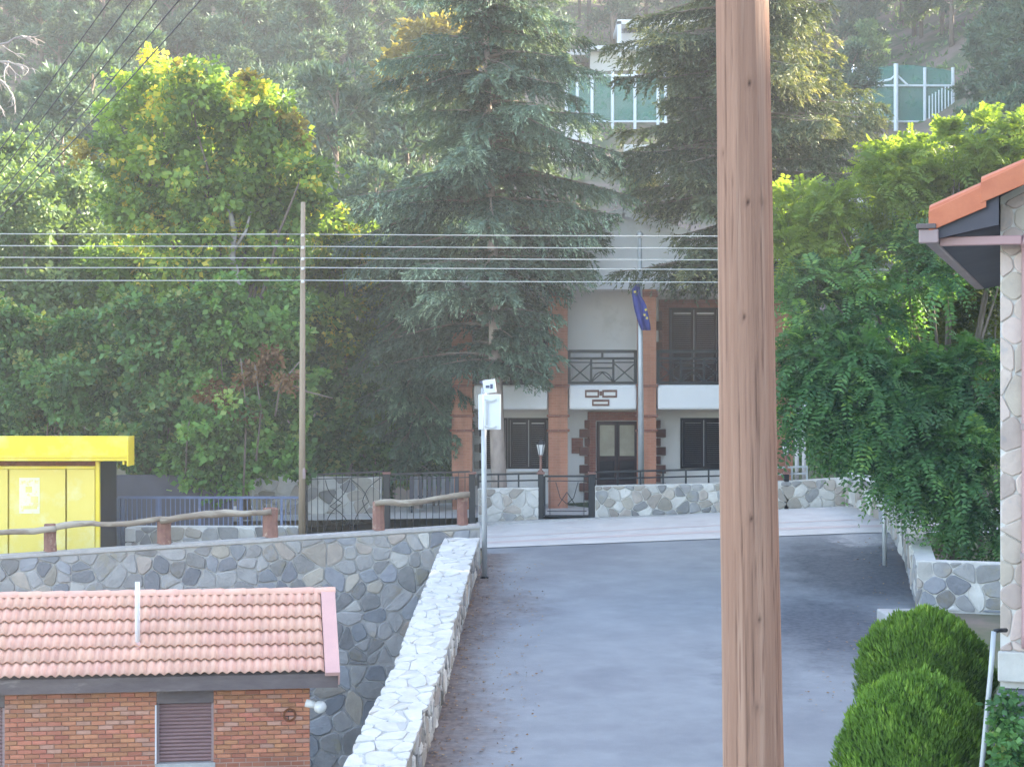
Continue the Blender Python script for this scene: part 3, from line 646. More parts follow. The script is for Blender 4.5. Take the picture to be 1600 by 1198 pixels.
window(1066, 1133, 656, 728)
window(752, 790, 656, 729, leaves=1)
window(800, 855, 500, 600, name='balcony_door')
window(1180, 1206, 656, 728, leaves=1)
hb('window_sill', 'plaster', (X(793,WY), WY-.12, Z(736,WY)), (X(859,WY), WY-.002, Z(732,WY)))
# upper right balcony door with brick frame
o = window(1048, 1120, 484, 600, name='balcony_door', leaves=2, mat='darkwood2')
for a, b, c, d in ((1029,1045,602,468),(1123,1136,602,468),(1045,1123,481,468)):
    m = MB(); m.box((X(a,WY), WY-.09, Z(c,WY)), (X(b,WY)-.002, WY-.003, Z(d,WY)-(.002 if c==481 else 0))); m.build('brick_surround', M['pierbrick2'], H)
for k, yy in enumerate(range(486, 596, 16)):
    hb('quoin_stone', 'quoin', (X(1029-7*(k % 2),WY), WY-.095-.01*(k%2), Z(yy+14,WY)), (X(1029,WY)-.003+.1, WY-.002-.09*0, Z(yy,WY)), bevel=.012)
# entrance door with quoins
for a, b, c, d in ((918,931,760,643),(997,1003,760,643),(931,997,657,643)):
    m = MB(); m.box((X(a,WY), WY-.07, Z(c,WY)), (X(b,WY)-.002, WY-.003, Z(d,WY))); m.build('door_surround', M['pierbrick2'], H)
for k, yy in enumerate(range(656, 770, 14)):
    for s, px in ((-1, 919), (1, 1026)):
        wq = 14 if k % 2 else 6
        a, b = (px-wq, px+2) if s < 0 else (px-1, px+wq)
        hb('quoin_stone', 'quoin', (X(a,WY), WY-.1, Z(yy+13,WY)), (X(b,WY), WY-.071, Z(yy,WY)), bevel=.012)
for k, yy in enumerate(range(668, 752, 13)):
    hb('quoin_stone', 'stone_pale' if k % 2 else 'stone_tan', (X(741,WY), WY-.06-.01*(k%2), Z(yy+12,WY)), (X(749+6*(k % 2),WY), WY-.002, Z(yy,WY)), bevel=.02)
dx0, dx1 = X(932, WY), X(996, WY)
door = hb('entrance_door', 'darkwood2', (dx0, WY-.04, Z(775,WY)), (dx1, WY-.003, Z(658,WY)))
for a, b in ((937,960),(968,991)):
    m = MB(); m.box((X(a,WY), WY-.052, Z(712,WY)), (X(b,WY), WY-.041, Z(664,WY))); m.build('glass_pane', M['doorglass'], door)
    m = MB(); m.box((X(a,WY), WY-.055, Z(750,WY)), (X(b,WY), WY-.041, Z(720,WY))); m.build('door_panel', M['darkwood'], door, bevel=.01)
m = MB(); m.box((X(963,WY), WY-.06, Z(770,WY)), (X(965,WY), WY-.041, Z(659,WY))); m.build('door_stile', M['darkwood'], door)
hb('notice_board', 'pierbrick2', (X(893,WY), WY-.05, Z(708,WY)), (X(911,WY), WY-.003, Z(684,WY)), bevel=.01)
hb('doorstep', 'concrete', (X(925,WY), WY-.9, -3.6), (X(1003,WY), WY-.11, Z(776,WY)))
# balcony balustrades
def balus(pxa, pxb, label=None):
    Y = HY+.12; P = lambda px, py: V3(px, py, Y)
    o = MB(); o.bar(P(pxa,549), P(pxb,549), .09); o.bar(P(pxa,598), P(pxb,598), .07); o.bar(P(pxa,547), P(pxa,600), .09); o.bar(P(pxb,547), P(pxb,600), .09)
    o = o.build('balustrade', M['black'], H)
    m = MB(); m.bar(P(pxa,560), P(pxb,560), .07); m.build('mid_rail', M['black'], o)
    w_ = (pxb-pxa)/3
    for k in (1, 2): m = MB(); m.bar(P(pxa+w_*k,561), P(pxa+w_*k,598), .06); m.build('divider', M['black'], o)
    m = MB(); m.bar(P((pxa+pxb)/2,549), P((pxa+pxb)/2,560), .06); m.build('divider', M['black'], o)
    for k in (0, 2):
        a, b = pxa+w_*k, pxa+w_*(k+1)
        m = MB(); m.bar(P(a,566), P(b,566), .035); m.bar(P(a,567), P(b,597), .035); m.bar(P(a,597), P(b,567), .035); m.build('cross_panel', M['black'], o)
    a, b = pxa+w_, pxa+2*w_; c = (a+b)/2
    m = MB(); m.bar(P(a,575), P(b,575), .05); m.bar(P(a,567), P(b,567), .035)
    arc = [(c+(b-a)*.45*cos(t), 598-17*sin(t)) for t in np.linspace(0, pi, 9)]
    for p, q in zip(arc, arc[1:]): m.bar(P(*p), P(*q), .03)
    m.bar(P(a,597), P(c,582), .03); m.bar(P(b,597), P(c,582), .03); m.build('arch_panel', M['black'], o)
balus(889, 993); balus(1028, 1136); balus(742, 855)
# lettering boards on the balcony front (too blurred to read in the photo: rows of dark-framed pale strips)
for a, b, c, d in ((914,936,609,621),(941,964,609,621),(925,952,624,634)):
    Y = HY-.055; o = hb('name_board', 'quoin', (X(a,Y), Y-.03, Z(d,Y)), (X(b,Y), Y-.002, Z(c,Y)), bevel=.006)
    m = MB(); m.box((X(a+2.5,Y), Y-.034, Z(d-3,Y)), (X(b-2.5,Y), Y-.0305, Z(c+3.5,Y))); m.build('pale_strip', M['plaster_in'], o)
hb('board_link', 'quoin', (X(936.5,HY), HY-.075, Z(618,HY)), (X(940.5,HY), HY-.052, Z(611,HY)))
# tiled gable roof running back
def roof_slope(xe, ze, xp, zp, nm):
    m = MB(); n = 13; d = Vector((xp-xe, 0, zp-ze)); L_n = d.length; d.normalize(); up = Vector((-d.z, 0, d.x)) if d.x > 0 else Vector((d.z, 0, -d.x))
    ys = np.arange(HY-.45, 64.4, .11)
    for k in range(n):
        s0, s1 = L_n*k/n, L_n*(k+1)/n+.03
        vs = []
        for y in ys:
            h = .025*abs(sin((y)*pi/.22)); 
            p = Vector((xe, y, ze))+d*s0+up*(.05+h+.03); q = Vector((xe, y, ze))+d*s1+up*(.05+h); r = Vector((xe, y, ze))+d*s0+up*(.02)
            vs += [r, p, q]
        N = len(ys); m.add(vs, [(i*3+a, (i+1)*3+a, (i+1)*3+a+1, i*3+a+1) for i in range(N-1) for a in (0, 1)])
    o = m.build('roof', M['redtile'], H, kind='stuff')
    m = MB(); m.prism([(0,-.02),(L_n,-.02),(L_n,.045),(0,.045)], lambda p: Vector((xe,HY-.42,ze))+d*p[0]+up*p[1], lambda p: Vector((xe,64.4,ze))+d*p[0]+up*p[1]); m.build('roof_deck', M['plaster'], H)
    m = MB(); m.prism([(0,-.12),(L_n,-.12),(L_n,.1),(0,.1)], lambda p: Vector((xe,HY-.46,ze))+d*p[0]+up*p[1], lambda p: Vector((xe,HY-.425,ze))+d*p[0]+up*p[1]); m.build('verge_board', M['plaster'], H)
roof_slope(xl-.7, ge-.1, gx-.002, gz+.03, 'l'); roof_slope(xr+.5, ge-.1, gx+.002, gz+.03, 'r')

# flagpole with drooping blue flag
fp = thing('flagpole', (X(1001,52.3), 52.3, -3.6), 'tall pale flagpole in the front garden of the white house', 'flagpole')
mb = MB(); mb.tube([at(1002,775,52.3), at(999.5,372,52.3)], [.085, .06], 10); mb.build('pole', M['galv'], fp, smooth=True)
mb = MB(); mb.lathe(at(999.5,371.5,52.3), [(.02,0),(.09,.04),(.1,.1),(.06,.16),(.01,.18)], 10); mb.build('finial', M['galv'], fp, smooth=True)
def cloth(pxs, Y, seed, nm, label, nx_=10, nz=16):
    """drooping folded cloth between left and right edges given per row"""
    rng = random.Random(seed); V = []; Fc = []
    for j, (y, a, b) in enumerate(pxs):
        for i in range(nx_+1):
            t = i/nx_; V.append((X(a+(b-a)*t, Y), Y-.02+.07*sin(t*9+j*.25+seed)*(.4+.6*j/len(pxs)), Z(y, Y)))
    n = nx_+1
    Fc = [(j*n+i, j*n+i+1, (j+1)*n+i+1, (j+1)*n+i) for j in range(len(pxs)-1) for i in range(nx_)]
    m = MB(); m.add(V, Fc); o = m.build(nm, M['flag'], smooth=True); s = o.modifiers.new('thick', 'SOLIDIFY'); s.thickness = .012
    return tag(o, label, 'flag')
fl = cloth([(444,989,999),(452,987.5,1000),(462,988,1001),(470,989.5,1006),(478,990.5,1010),(488,993,1012),(498,996,1014),(508,999,1015.5),(516,1003,1016)], 52.14, 1, 'flag', 'limp dark blue flag with small yellow stars hanging on the flagpole')
for k, (px, py) in enumerate(((1009,484),(1007,492),(1011,497),(992,456))):
    c = Vector(at(px, py, 52.0)); m = MB(); pts = [c+Vector(((.05 if i % 2 else .02)*sin(i*pi/5), 0, (.05 if i % 2 else .02)*cos(i*pi/5))) for i in range(10)]
    m.add(pts, [tuple(range(10))]); o = m.build('star', M['gold'], fl)

# white posts seen beside the wooden pole
for k, (px, nm) in enumerate(((1245,'slim white post, left of the two right of the big wooden pole'), (1256,'slim white post, right of the two right of the big wooden pole'))):
    mb = MB(); mb.tube([at(px,760,51.6), at(px,640-k*8,51.6)], .055, 10); tag(mb.build('white_post', M['whitepvc'], smooth=True), nm, 'post', 'white posts by the garden wall')

# ------------------------------------------------------------------ yellow kiosk
KY = 44.0
K = thing('yellow_kiosk', (X(60,KY), KY+1, -4.35), 'bright yellow metal kiosk with flat tray roof behind the log rail', 'kiosk')
def kb(name, mat, pa, pb, ya, yb, Y0, Y1, bevel=.006):
    m = MB(); m.box((X(pa,KY), Y0, Z(yb,KY)), (X(pb,KY), Y1, Z(ya,KY))); return m.build(name, M[mat], K, bevel=bevel)
zbk = 599+4.5/KY*F
for a, b in ((-150,-92),(-91,-40),(-39,12),(14.5,102),(104.5,148)): kb('wall_panel', 'yellow_pale', a, b, 733, zbk, KY, KY+.04)
kb('corner_post', 'yellow', 149.5, 156, 721, zbk, KY-.03, KY+.08)
kb('header_rail', 'yellow', -150, 149, 728, 732.5, KY-.02, KY+.05)
kb('rusty_gap', 'rust', -150, 149, 720, 727.5, KY+.01, KY+.05)
kb('shade_side_panel', 'black', 153, 155.5, 722, zbk, KY+.083, KY+1.9)  # black colour stands in for shade on the yellow kiosk's side
kb('back_panel', 'yellow', -150, 153, 722, zbk, KY+1.9, KY+1.94)
kb('roof_tray', 'yellow', -160, 203, 714, 719, KY-.35, KY+.545)
kb('rear_roof', 'yellow', -160, 150, 714, 719, KY+.595, KY+2.0)
kb('front_lip', 'yellow', -160, 203, 710, 713.7, KY-.38, KY-.353)
kb('back_parapet', 'yellow', -160, 198, 682, 719, KY+.55, KY+.59)
kb('end_plate', 'yellow', 203.3, 206, 681, 727, KY-.4, KY+.3)
kb('end_bracket', 'yellow', 196, 199, 719.3, 725, KY-.34, KY+.0)
m = MB(); m.box((X(30,KY), KY-.006, Z(802,KY)), (X(62,KY), KY-.002, Z(746,KY))); m.build('poster', M['poster'], K)
for px, py, w_, h_ in ((40,760,10,9),(48,775,12,10),(36,790,22,5)):
    m = MB(); m.box((X(px,KY), KY-.009, Z(py+h_,KY)), (X(px+w_,KY), KY-.0065, Z(py,KY))); m.build('poster_remnant', M['yellow_pale'], K)

# ------------------------------------------------------------------ brick outbuilding with tiled roof
OA = radians(8); OO = Vector((-2.99, 33, 0)); OU = Vector((-cos(OA), -sin(OA), 0)); OV = Vector((-sin(OA), cos(OA), 0))
def Of(u, v, z): p = OO+OU*u+OV*v; return (p.x, p.y, z)
B = thing('brick_outbuilding', (-6.5, 34, -9), 'small brick outbuilding with pink clay tiled roof below the retaining wall', 'outbuilding')
zEv, zRd, RUN, LEN, WV = -4.98, -3.80, 1.8, 7.8, .32
SL = sqrt(RUN**2+(zRd-zEv)**2); SD = Vector((0, RUN, zRd-zEv))/SL
def wbox(name, mat, u0, u1, v0, v1, z0, z1, bevel=0, parent=B, label=None):
    m = MB(); m.box((u0,v0,z0), (u1,v1,z1), frame=lambda v: Of(*v)); return m.build(name, M[mat], parent, bevel=bevel, label=label)
wu0 = .47
M['brickcore'] = brickmat('brick_wall', (.44,.17,.1), (.34,.125,.075), (.46,.3,.24), 1, .25, .08)
W1, W2 = (2.12, 3.08), (5.62, 6.75); zwt, zwb = -5.50, -6.5
for a, b in ((wu0, W1[0]), (W1[1], W2[0]), (W2[1], LEN-.3)): wbox('wall', 'brickmortar', a, b, WV+.02, WV+.3, -9.3, zEv-.22)
for w_ in (W1, W2):
    wbox('lintel', 'fascia', w_[0], w_[1], WV-.0, WV+.3, zwt+.02, zEv-.22)
    wbox('wall', 'brickcore', w_[0], w_[1], WV+.02, WV+.3, -9.3, zwb-.09)
    f = wbox('window', 'gutter', w_[0]-.0, w_[0]+.04, WV+.05, WV+.12, zwb, zwt)
    wbox('window_frame', 'gutter', w_[1]-.04, w_[1], WV+.05, WV+.12, zwb, zwt, parent=f)
    for k in range(16):
        z = zwb+k*(zwt-zwb)/16
        m = MB(); vs = [Of(w_[0]+.042, WV+.10, z+.002), Of(w_[1]-.042, WV+.10, z+.002), Of(w_[1]-.042, WV+.075, z+.03), Of(w_[0]+.042, WV+.075, z+.03), Of(w_[1]-.042, WV+.10, z+.061), Of(w_[0]+.042, WV+.10, z+.061)]
        m.add(vs, [(0,1,2,3),(3,2,4,5)]); m.build('shutter_slat', M['shutter'], f)
    wbox('window_sill', 'kerb', w_[0]-.03, w_[1]+.03, WV-.05, WV+.3, zwb-.085, zwb-.003, parent=f)
    wbox('backing', 'black', w_[0], w_[1], WV+.22, WV+.28, zwb, zwt, parent=f)
wbox('guide_strip', 'whitepvc', W1[1]+.003, W1[1]+.03, WV-.03, WV+.0, zwb, zwt)
for u in (wu0, LEN-.3): wbox('side_wall', 'brickcore', u, u+.28, WV+.303, 3.3, -9.3, zEv-.1)
# bricks, each its own
rng = random.Random(7); BW, BH = .245, .0775
bm_ = {}
def brickmesh(L0, key, mat):
    if (key, mat) in bm_: return bm_[key, mat]
    m = MB(); a, h, d, c = L0/2, BH/2-.006, .035, .006
    vs = [(-a,0,-h),(a,0,-h),(a,0,h),(-a,0,h),(-a,-d+c,-h),(a,-d+c,-h),(a,-d+c,h),(-a,-d+c,h),(-a+c,-d,-h+c),(a-c,-d,-h+c),(a-c,-d,h-c),(-a+c,-d,h-c)]
    fs = [(k,(k+1)%4,4+(k+1)%4,4+k) for k in range(4)]+[(4+k,4+(k+1)%4,8+(k+1)%4,8+k) for k in range(4)]+[(8,9,10,11)]
    me = bpy.data.meshes.new('brick'); me.from_pydata(vs, [], fs); me.materials.append(M[mat]); bm_[key, mat] = me; return me
def inst(me, name, mat4, parent):
    o = bpy.data.objects.new(name, me); COL.objects.link(o); o.parent = parent
    o.matrix_basis = Matrix.Translation(-ABS[parent.name]) @ mat4; return o
rotb = Matrix(((cos(OA), -sin(OA), 0, 0), (sin(OA), cos(OA), 0, 0), (0,0,1,0), (0,0,0,1)))
for (a, b) in ((wu0, W1[0]), (W1[1], W2[0])):
    for r in range(16):
        z = zEv-.26-r*BH; u = a; first = (r % 2)
        while u < b-.03:
            L0 = BW/2 if (first and u == a) else BW
            L0 = min(L0, b-u)
            if L0 < .05: break
            uc = u+L0/2; first = 0
            me = brickmesh(L0-.012, round(L0, 2), 'brick_pale' if rng.random() < .1 else 'brick')
            p = Vector(Of(uc, WV+.02+rng.uniform(-.004, .004), z))
            inst(me, 'brick', Matrix.Translation(p) @ rotb, B); u += L0
wbox('wall_course', 'brickcore', wu0, W1[0], WV-.012, WV+.018, -9.3, zEv-.26-15.5*BH)
wbox('wall_course', 'brickcore', W1[1], W2[0], WV-.012, WV+.018, -9.3, zEv-.26-15.5*BH)
wbox('wall_course', 'brickcore', W2[1], LEN-.3, WV-.012, WV+.018, -9.3, zEv-.25)
# roof: decks, fascia, tiles one by one
m = MB(); m.prism([(0,0),(SL,0),(SL,-.06),(0,-.06)], lambda p: Of(0, SD.y*p[0]+.02, zEv+SD.z*p[0]+p[1]-.0), lambda p: Of(LEN, SD.y*p[0]+.02, zEv+SD.z*p[0]+p[1])); m.build('roof_deck', M['fascia'], B)
m = MB(); m.prism([(0,0),(SL,0),(SL,-.06),(0,-.06)], lambda p: Of(0, 2*RUN+.04-SD.y*p[0], zEv+SD.z*p[0]+p[1]), lambda p: Of(LEN, 2*RUN+.04-SD.y*p[0], zEv+SD.z*p[0]+p[1])); m.build('back_slope', M['tile'], B)
wbox('fascia', 'fascia', -.0, LEN, .03, .08, zEv-.245, zEv-.02)
wbox('soffit_board', 'fascia', .0, LEN, .083, WV+.3, zEv-.218, zEv-.19)
m = MB(); m.prism([(0,zEv-.22),(2*RUN,zEv-.22),(2*RUN,zEv-.07),(RUN,zRd-.07),(0,zEv-.07)], lambda p: Of(.44, p[0]+.1, p[1]), lambda p: Of(.5, p[0]+.1, p[1])); m.build('gable_board', M['brickcore'], B)
TW, TL = .30, SL/6+.0
def tilemesh():
    nP = 12; ln = TL+.06; vs = []; 
    for s, lift in ((0, .066), (ln, .006)):
        for i in range(nP+1):
            t = i/nP; h = .05*(.5-.5*cos(t*4*pi))**.9
            vs.append((t*(TW+.004), s, lift+h))
    n = nP+1
    vs += [(i/nP*(TW+.004), .004, .066+.05*(.5-.5*cos(i/nP*4*pi))**.9-.02) for i in range(n)]
    fs = [(i, i+1, n+i+1, n+i) for i in range(nP)]+[(2*n+i, 2*n+i+1, i+1, i) for i in range(nP)]
    me = bpy.data.meshes.new('roof_tile'); me.from_pydata(vs, [], fs); me.materials.append(M['tile']); me.polygons.foreach_set('use_smooth', [True]*nP+[False]*nP); return me
tm = tilemesh()
ax = -OU; ay = (OV*SD.y+Vector((0,0,SD.z))).normalized(); az = ax.cross(ay)
rT = Matrix((( ax.x, ay.x, az.x, 0), (ax.y, ay.y, az.y, 0), (ax.z, ay.z, az.z, 0), (0,0,0,1)))
for r in range(6):
    for c in range(25):
        u = .24+(c+1)*TW
        p = Vector(Of(u, -.03, zEv))+ay*(r*TL)+Vector((0,0,rng.uniform(-.003,.003)))
        if u > 7.3: continue
        inst(tm, 'roof_tile', Matrix.Translation(p) @ rT @ Matrix.Rotation(rng.uniform(-.008,.008), 4, 'Z'), B)
# verge cap and ridge tiles
m = MB(); m.prism([(-.06,.0),(SL+.05,.0),(SL+.05,.085),(-.06,.085)], lambda p: Vector(Of(-.03, -.02, zEv))+ay*p[0]+az*p[1], lambda p: Vector(Of(.225, -.02, zEv))+ay*p[0]+az*p[1]); m.build('verge_cap', M['verge'], B, bevel=.012)
m = MB(); m.prism([(-.06,-.2),(SL+.05,-.2),(SL+.05,-.002),(-.06,-.002)], lambda p: Vector(Of(-.03, -.02, zEv))+ay*p[0]+az*p[1], lambda p: Vector(Of(-.005, -.02, zEv))+ay*p[0]+az*p[1]); m.build('verge_side', M['verge'], B)
k = 0; u = -.04
while u < LEN-.4:
    m = MB(); n = 10; vs = []
    for s, r_ in ((0, .125), (.06, .135), (.43, .115)):
        for i in range(n+1):
            t = pi*i/n; vs.append(Of(u+s, RUN+.02-cos(t)*r_, zRd+.02+sin(t)*r_*.75+rng.uniform(-.002,.002)))
    m.add(vs, [(a*(n+1)+i, a*(n+1)+i+1, (a+1)*(n+1)+i+1, (a+1)*(n+1)+i) for a in range(2) for i in range(n)]+[tuple(range(n+1))])
    m.build('ridge_tile', M['tile'], B, smooth=False); u += .40
# vent pipe, wall vent, globe lamp
vx = Vector(Of(6.05*0+3.42, .62, 0)); 
vt = thing('vent_pipe', (vx.x, vx.y, -4.6), 'thin whitish vent pipe rising from the pink tiled roof', 'pipe')
mb = MB(); mb.tube([(vx.x,vx.y,-4.62),(vx.x,vx.y,-3.42)], .045, 12); mb.build('pipe', M['whitepvc'], vt, smooth=True)
mb = MB(); mb.lathe((vx.x,vx.y,-4.58), [(.085,0),(.08,.05),(.05,.12)], 12); mb.build('flashing', M['verge'], vt, smooth=True)
vp = Vector(Of(.82, WV-.02, Z(1116, 33.2))); m = MB()
for k in range(14):
    a, b = 2*pi*k/14, 2*pi*(k+1)/14
    m.bar(vp-OU*.1*cos(a)+Vector((0,0,.1*sin(a))), vp-OU*.1*cos(b)+Vector((0,0,.1*sin(b))), .035)
vo = m.build('wall_vent', M['rust'], B)
m = MB(); m.add([vp+OV*.01-OU*.085*cos(2*pi*k/12)+Vector((0,0,.085*sin(2*pi*k/12))) for k in range(12)], [tuple(range(12))]); m.build('vent_grille', M['black'], vo)
gl = Vector(at(500, 1104, 33.25)); wl = thing('globe_lamp', gl, 'white globe wall lamp on the right corner of the brick outbuilding', 'lamp')
m = MB(); m.lathe(gl-Vector((0,0,.115)), [(.115*sin(t), .115-.115*cos(t)) for t in np.linspace(.08, pi-.08, 10)], 16); m.build('globe', M['lampglass'], wl, smooth=True)
m = MB(); m.tube([gl+Vector((-.08,0,.03)), gl+Vector((-.24,.02,.075))], [.06,.085], 10); m.build('bracket', M['plaster_in'], wl, smooth=True)

# ------------------------------------------------------------------ stone-clad house on the right
RA = radians(16.5); RC = Vector((X(1563, 18), 18, 0)); RU = Vector((cos(RA), -sin(RA), 0)); RV = Vector((sin(RA), cos(RA), 0))
def Rf(u, v, z): p = RC+RU*u+RV*v; return (p.x, p.y, z)
R = thing('stone_clad_house', (6, 19, -5.9), 'corner of a stone-clad house with orange tiled eave at the right edge', 'house')
def rbox(name, mat, u0, u1, v0, v1, z0, z1, bevel=0, parent=R):
    m = MB(); m.box((u0,v0,z0), (u1,v1,z1), frame=lambda v: Rf(*v)); return m.build(name, M[mat], parent, bevel=bevel)
GE = 1.36; tn = math.tan(radians(27)); OVH = .58
m = MB(); m.prism([(0,-2.85),(5,-2.85),(5,GE+.1+(5+OVH)*tn),(0,GE+.1+OVH*tn)], lambda p: Rf(p[0], 0, p[1]), lambda p: Rf(p[0], .3, p[1])); m.build('gable_wall', M['mortar_light'], R)
rbox('side_wall', 'mortar_light', 0, .3, .303, 9, -2.85, GE+.1)
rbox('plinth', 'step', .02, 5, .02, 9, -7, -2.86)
stones([(.0,-2.5),(.75,-2.5),(.75,GE+.1+(OVH+.75)*tn-.08),(.0,GE+.1+OVH*tn-.08)], .26, .21, 71, lambda u, v, w_: Rf(u, -w_, v), [('housestone', 1)], R, depth=.02, gap=.008, jit=.13, drop=.08, bev=.012, rough=.002, tilt=.01, name='cladding_stone')
rbox('base_stone', 'stone_pale', -.02, .45, -.09, -.003, -2.78, -2.5, bevel=.015)
rbox('base_stone', 'stone_pale', .46, .95, -.09, -.003, -2.78, -2.5, bevel=.015)
# soffit, eave, barge tiles
OVH = .58
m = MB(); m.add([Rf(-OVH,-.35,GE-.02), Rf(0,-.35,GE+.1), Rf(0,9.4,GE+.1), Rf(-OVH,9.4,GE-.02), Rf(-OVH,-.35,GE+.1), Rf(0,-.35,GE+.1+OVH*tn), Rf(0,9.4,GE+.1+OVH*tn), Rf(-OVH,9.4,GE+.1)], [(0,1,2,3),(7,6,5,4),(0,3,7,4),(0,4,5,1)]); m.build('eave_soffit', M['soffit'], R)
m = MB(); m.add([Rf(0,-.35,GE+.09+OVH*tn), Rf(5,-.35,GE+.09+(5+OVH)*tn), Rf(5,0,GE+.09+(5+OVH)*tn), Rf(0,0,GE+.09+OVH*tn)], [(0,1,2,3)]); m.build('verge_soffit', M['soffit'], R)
# roof tiles of the verge: stepped flat barge tiles + dark rolled tops
for k in range(6):
    u0 = -OVH-.03+k*.47-.02; u1 = u0+.52; zt = lambda u: GE+.17+(u+OVH)*tn+.035*k*0
    lift = .03+.012*(k % 2)
    m = MB(); m.prism([(u0,zt(u0)-.13+lift),(u1,zt(u1)-.15+lift-.03),(u1,zt(u1)+.06+lift-.03),(u0,zt(u0)+.06+lift)], lambda p: Rf(p[0], -.40-.012*(k%2)+.006*k, p[1]), lambda p: Rf(p[0], -.375-.012*(k%2)+.006*k, p[1])); m.build('verge_tile', M['orange'], R, bevel=.006)
    for j in range(9):
        v0 = -.36+j*.36
        m = MB(); n = 6; vs = []
        for s in (0, 1):
            for i in range(n+1):
                t = pi*i/n; uu = u0+(u1-u0)*s; vs.append(Rf(uu, v0+.02+.15-.15*cos(t), zt(uu)+.05+lift*(1-s)+.075*sin(t)+.01*(1-s)))
        m.add(vs, [(i, i+1, n+1+i+1, n+1+i) for i in range(n)]+[tuple(range(n+1))]); m.build('roof_tile', M['orange'], R)
m = MB(); m.add([Rf(-OVH,-.36,GE+.12), Rf(5,-.36,GE+.12+(5+OVH)*tn), Rf(5,9.4,GE+.12+(5+OVH)*tn), Rf(-OVH,9.4,GE+.12)], [(0,1,2,3)]); m.build('roof_deck', M['redtile'], R)
# gutter along the eave with its outlet box, rainwater pipe across and down
m = MB(); m.box((-OVH-.13,-.30,GE-.03),(-OVH-.01,9.4,GE+.085), frame=lambda v: Rf(*v)); m.build('gutter', M['gutter'], R, bevel=.02)
m = MB(); m.box((-OVH-.14,-.40,GE-.06),(-OVH+.04,-.302,GE+.07), frame=lambda v: Rf(*v)); m.build('gutter_end', M['gutter'], R, bevel=.012)
m = MB(); m.box((-OVH-.16,-.43,GE+.072),(-OVH+.02,-.2,GE+.12), frame=lambda v: Rf(*v)); m.build('gutter_lip', M['fascia'], R, bevel=.01)
m = MB(); m.bar(Rf(-OVH+.04,-.2,GE-.035), Rf(.20,-.2,GE-.035), .075, .085); m.build('outlet_pipe', M['downpipe'], R, bevel=.01)
m = MB(); m.tube([Rf(.2,-.2,GE-.035), Rf(.235,-.18,GE-.05), Rf(.25,-.13,GE-.12), Rf(.25,-.10,GE-.25), Rf(.25,-.10,-2.3), Rf(.25,-.16,-2.45)], .055, 12); m.build('downpipe', M['downpipe'], R, smooth=True)
for z in (GE-.05, -.4, -1.6):
    m = MB(); m.lathe(Rf(.25,-.10,z-.03), [(.068,0),(.068,.06)], 12); m.build('pipe_bracket', M['whitepvc'] if z > 0 else M['gutter'], R)
# steps
sp = thing('concrete_steps', (5.3, 17.4, -5), 'shadowed grey concrete steps below the stone-clad house corner', 'steps')
for k in range(14):
    m = MB(); z = -2.86-.17*k; v1 = -.02-.28*k
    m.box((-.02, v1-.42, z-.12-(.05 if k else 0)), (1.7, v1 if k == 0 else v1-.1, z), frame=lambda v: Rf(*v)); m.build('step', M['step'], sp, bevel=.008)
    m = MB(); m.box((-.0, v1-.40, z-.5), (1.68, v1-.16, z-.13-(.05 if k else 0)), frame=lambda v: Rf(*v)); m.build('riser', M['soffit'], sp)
hr = thing('handrail_post', (X(1552, 17.2), 17.2, -5), 'thin pale metal post leaning beside the clipped shrubs at the steps', 'post')
m = MB(); m.tube([at(1553,986,17.2), at(1548,1050,17.2), at(1531,1230,17.2), (X(1505,17.2),17.2,-5.9)], .024, 8); m.build('post_tube', M['galv'], hr, smooth=True)
m = MB(); m.tube([at(1553,986,17.2), at(1560,984.5,17.2), at(1572,984,17.3)], .02, 8); m.build('rail_stub', M['black'], hr, smooth=True)
kb_ = MB(); kb_.box((7.1, 36.0, -4.95), (8.1, 37.4, -4.38)); tag(kb_.build('concrete_block', M['kerb'], bevel=.03), 'low pale concrete slab behind the upper clipped shrub', 'slab')

# ------------------------------------------------------------------ sign pole at the parapet end
S = thing('sign_post', (X(757,42.1), 42.1, g(-.6,42.1)), 'pale metal post carrying white sign plates at the parapet end', 'sign')
SY = 42.1
m = MB(); m.tube([at(757.5,915,SY), at(755.5,606,SY)], .058, 12); m.build('pole', M['galv'], S, smooth=True)
m = MB(); m.lathe((X(757,SY),SY,g(-.6,SY)), [(.1,0),(.1,.03),(.06,.05)], 10); m.build('base_flange', M['black'], S)
def plate(name, a, b, c, d, Y, mat='whiteplate', tilt=0, rot=0):
    cx, cz = X((a+b)/2, Y), Z((c+d)/2, Y); w_, h_ = (b-a)/F*Y/2, (d-c)/F*Y/2
    Rm = Matrix.Rotation(tilt, 3, 'Y') @ Matrix.Rotation(rot, 3, 'Z'); vs = []
    m = MB(); m.box((-w_,-.012,-h_),(w_,.012,h_), frame=lambda v: tuple(Vector((cx, Y, cz))+Rm @ Vector(v))); return m.build(name, M[mat], S, bevel=.01)
pl = plate('sign_plate', 756, 782.5, 616, 671, SY-.11)
plate('sign_plate', 747.5, 755, 616, 671, SY-.07)
plate('top_plate', 755, 774.5, 593, 614, SY-.1, tilt=-.12)
m = MB()
for y in (624, 666):
    arc = [Vector(at(px, y+3.0*sin((px-757)/19*pi), SY-.135)) for px in np.linspace(757, 776, 6)]
    for p, q in zip(arc, arc[1:]): m.bar(p, q, .035)
m.build('clamp_band', M['galv'], S)
m = MB(); m.box((X(759,SY), SY-.16, Z(664,SY)), (X(762,SY), SY-.124, Z(627,SY))); m.build('stiffener', M['galv'], S)
m = MB()   # faint dark mark on the top plate
for a, b, c, d in ((759,765,602,606),(766,770,600,607)): m.box((X(a,SY), SY-.118, Z(d,SY)), (X(b,SY), SY-.113, Z(c,SY)))
m.build('mark', M['sticker'], S)
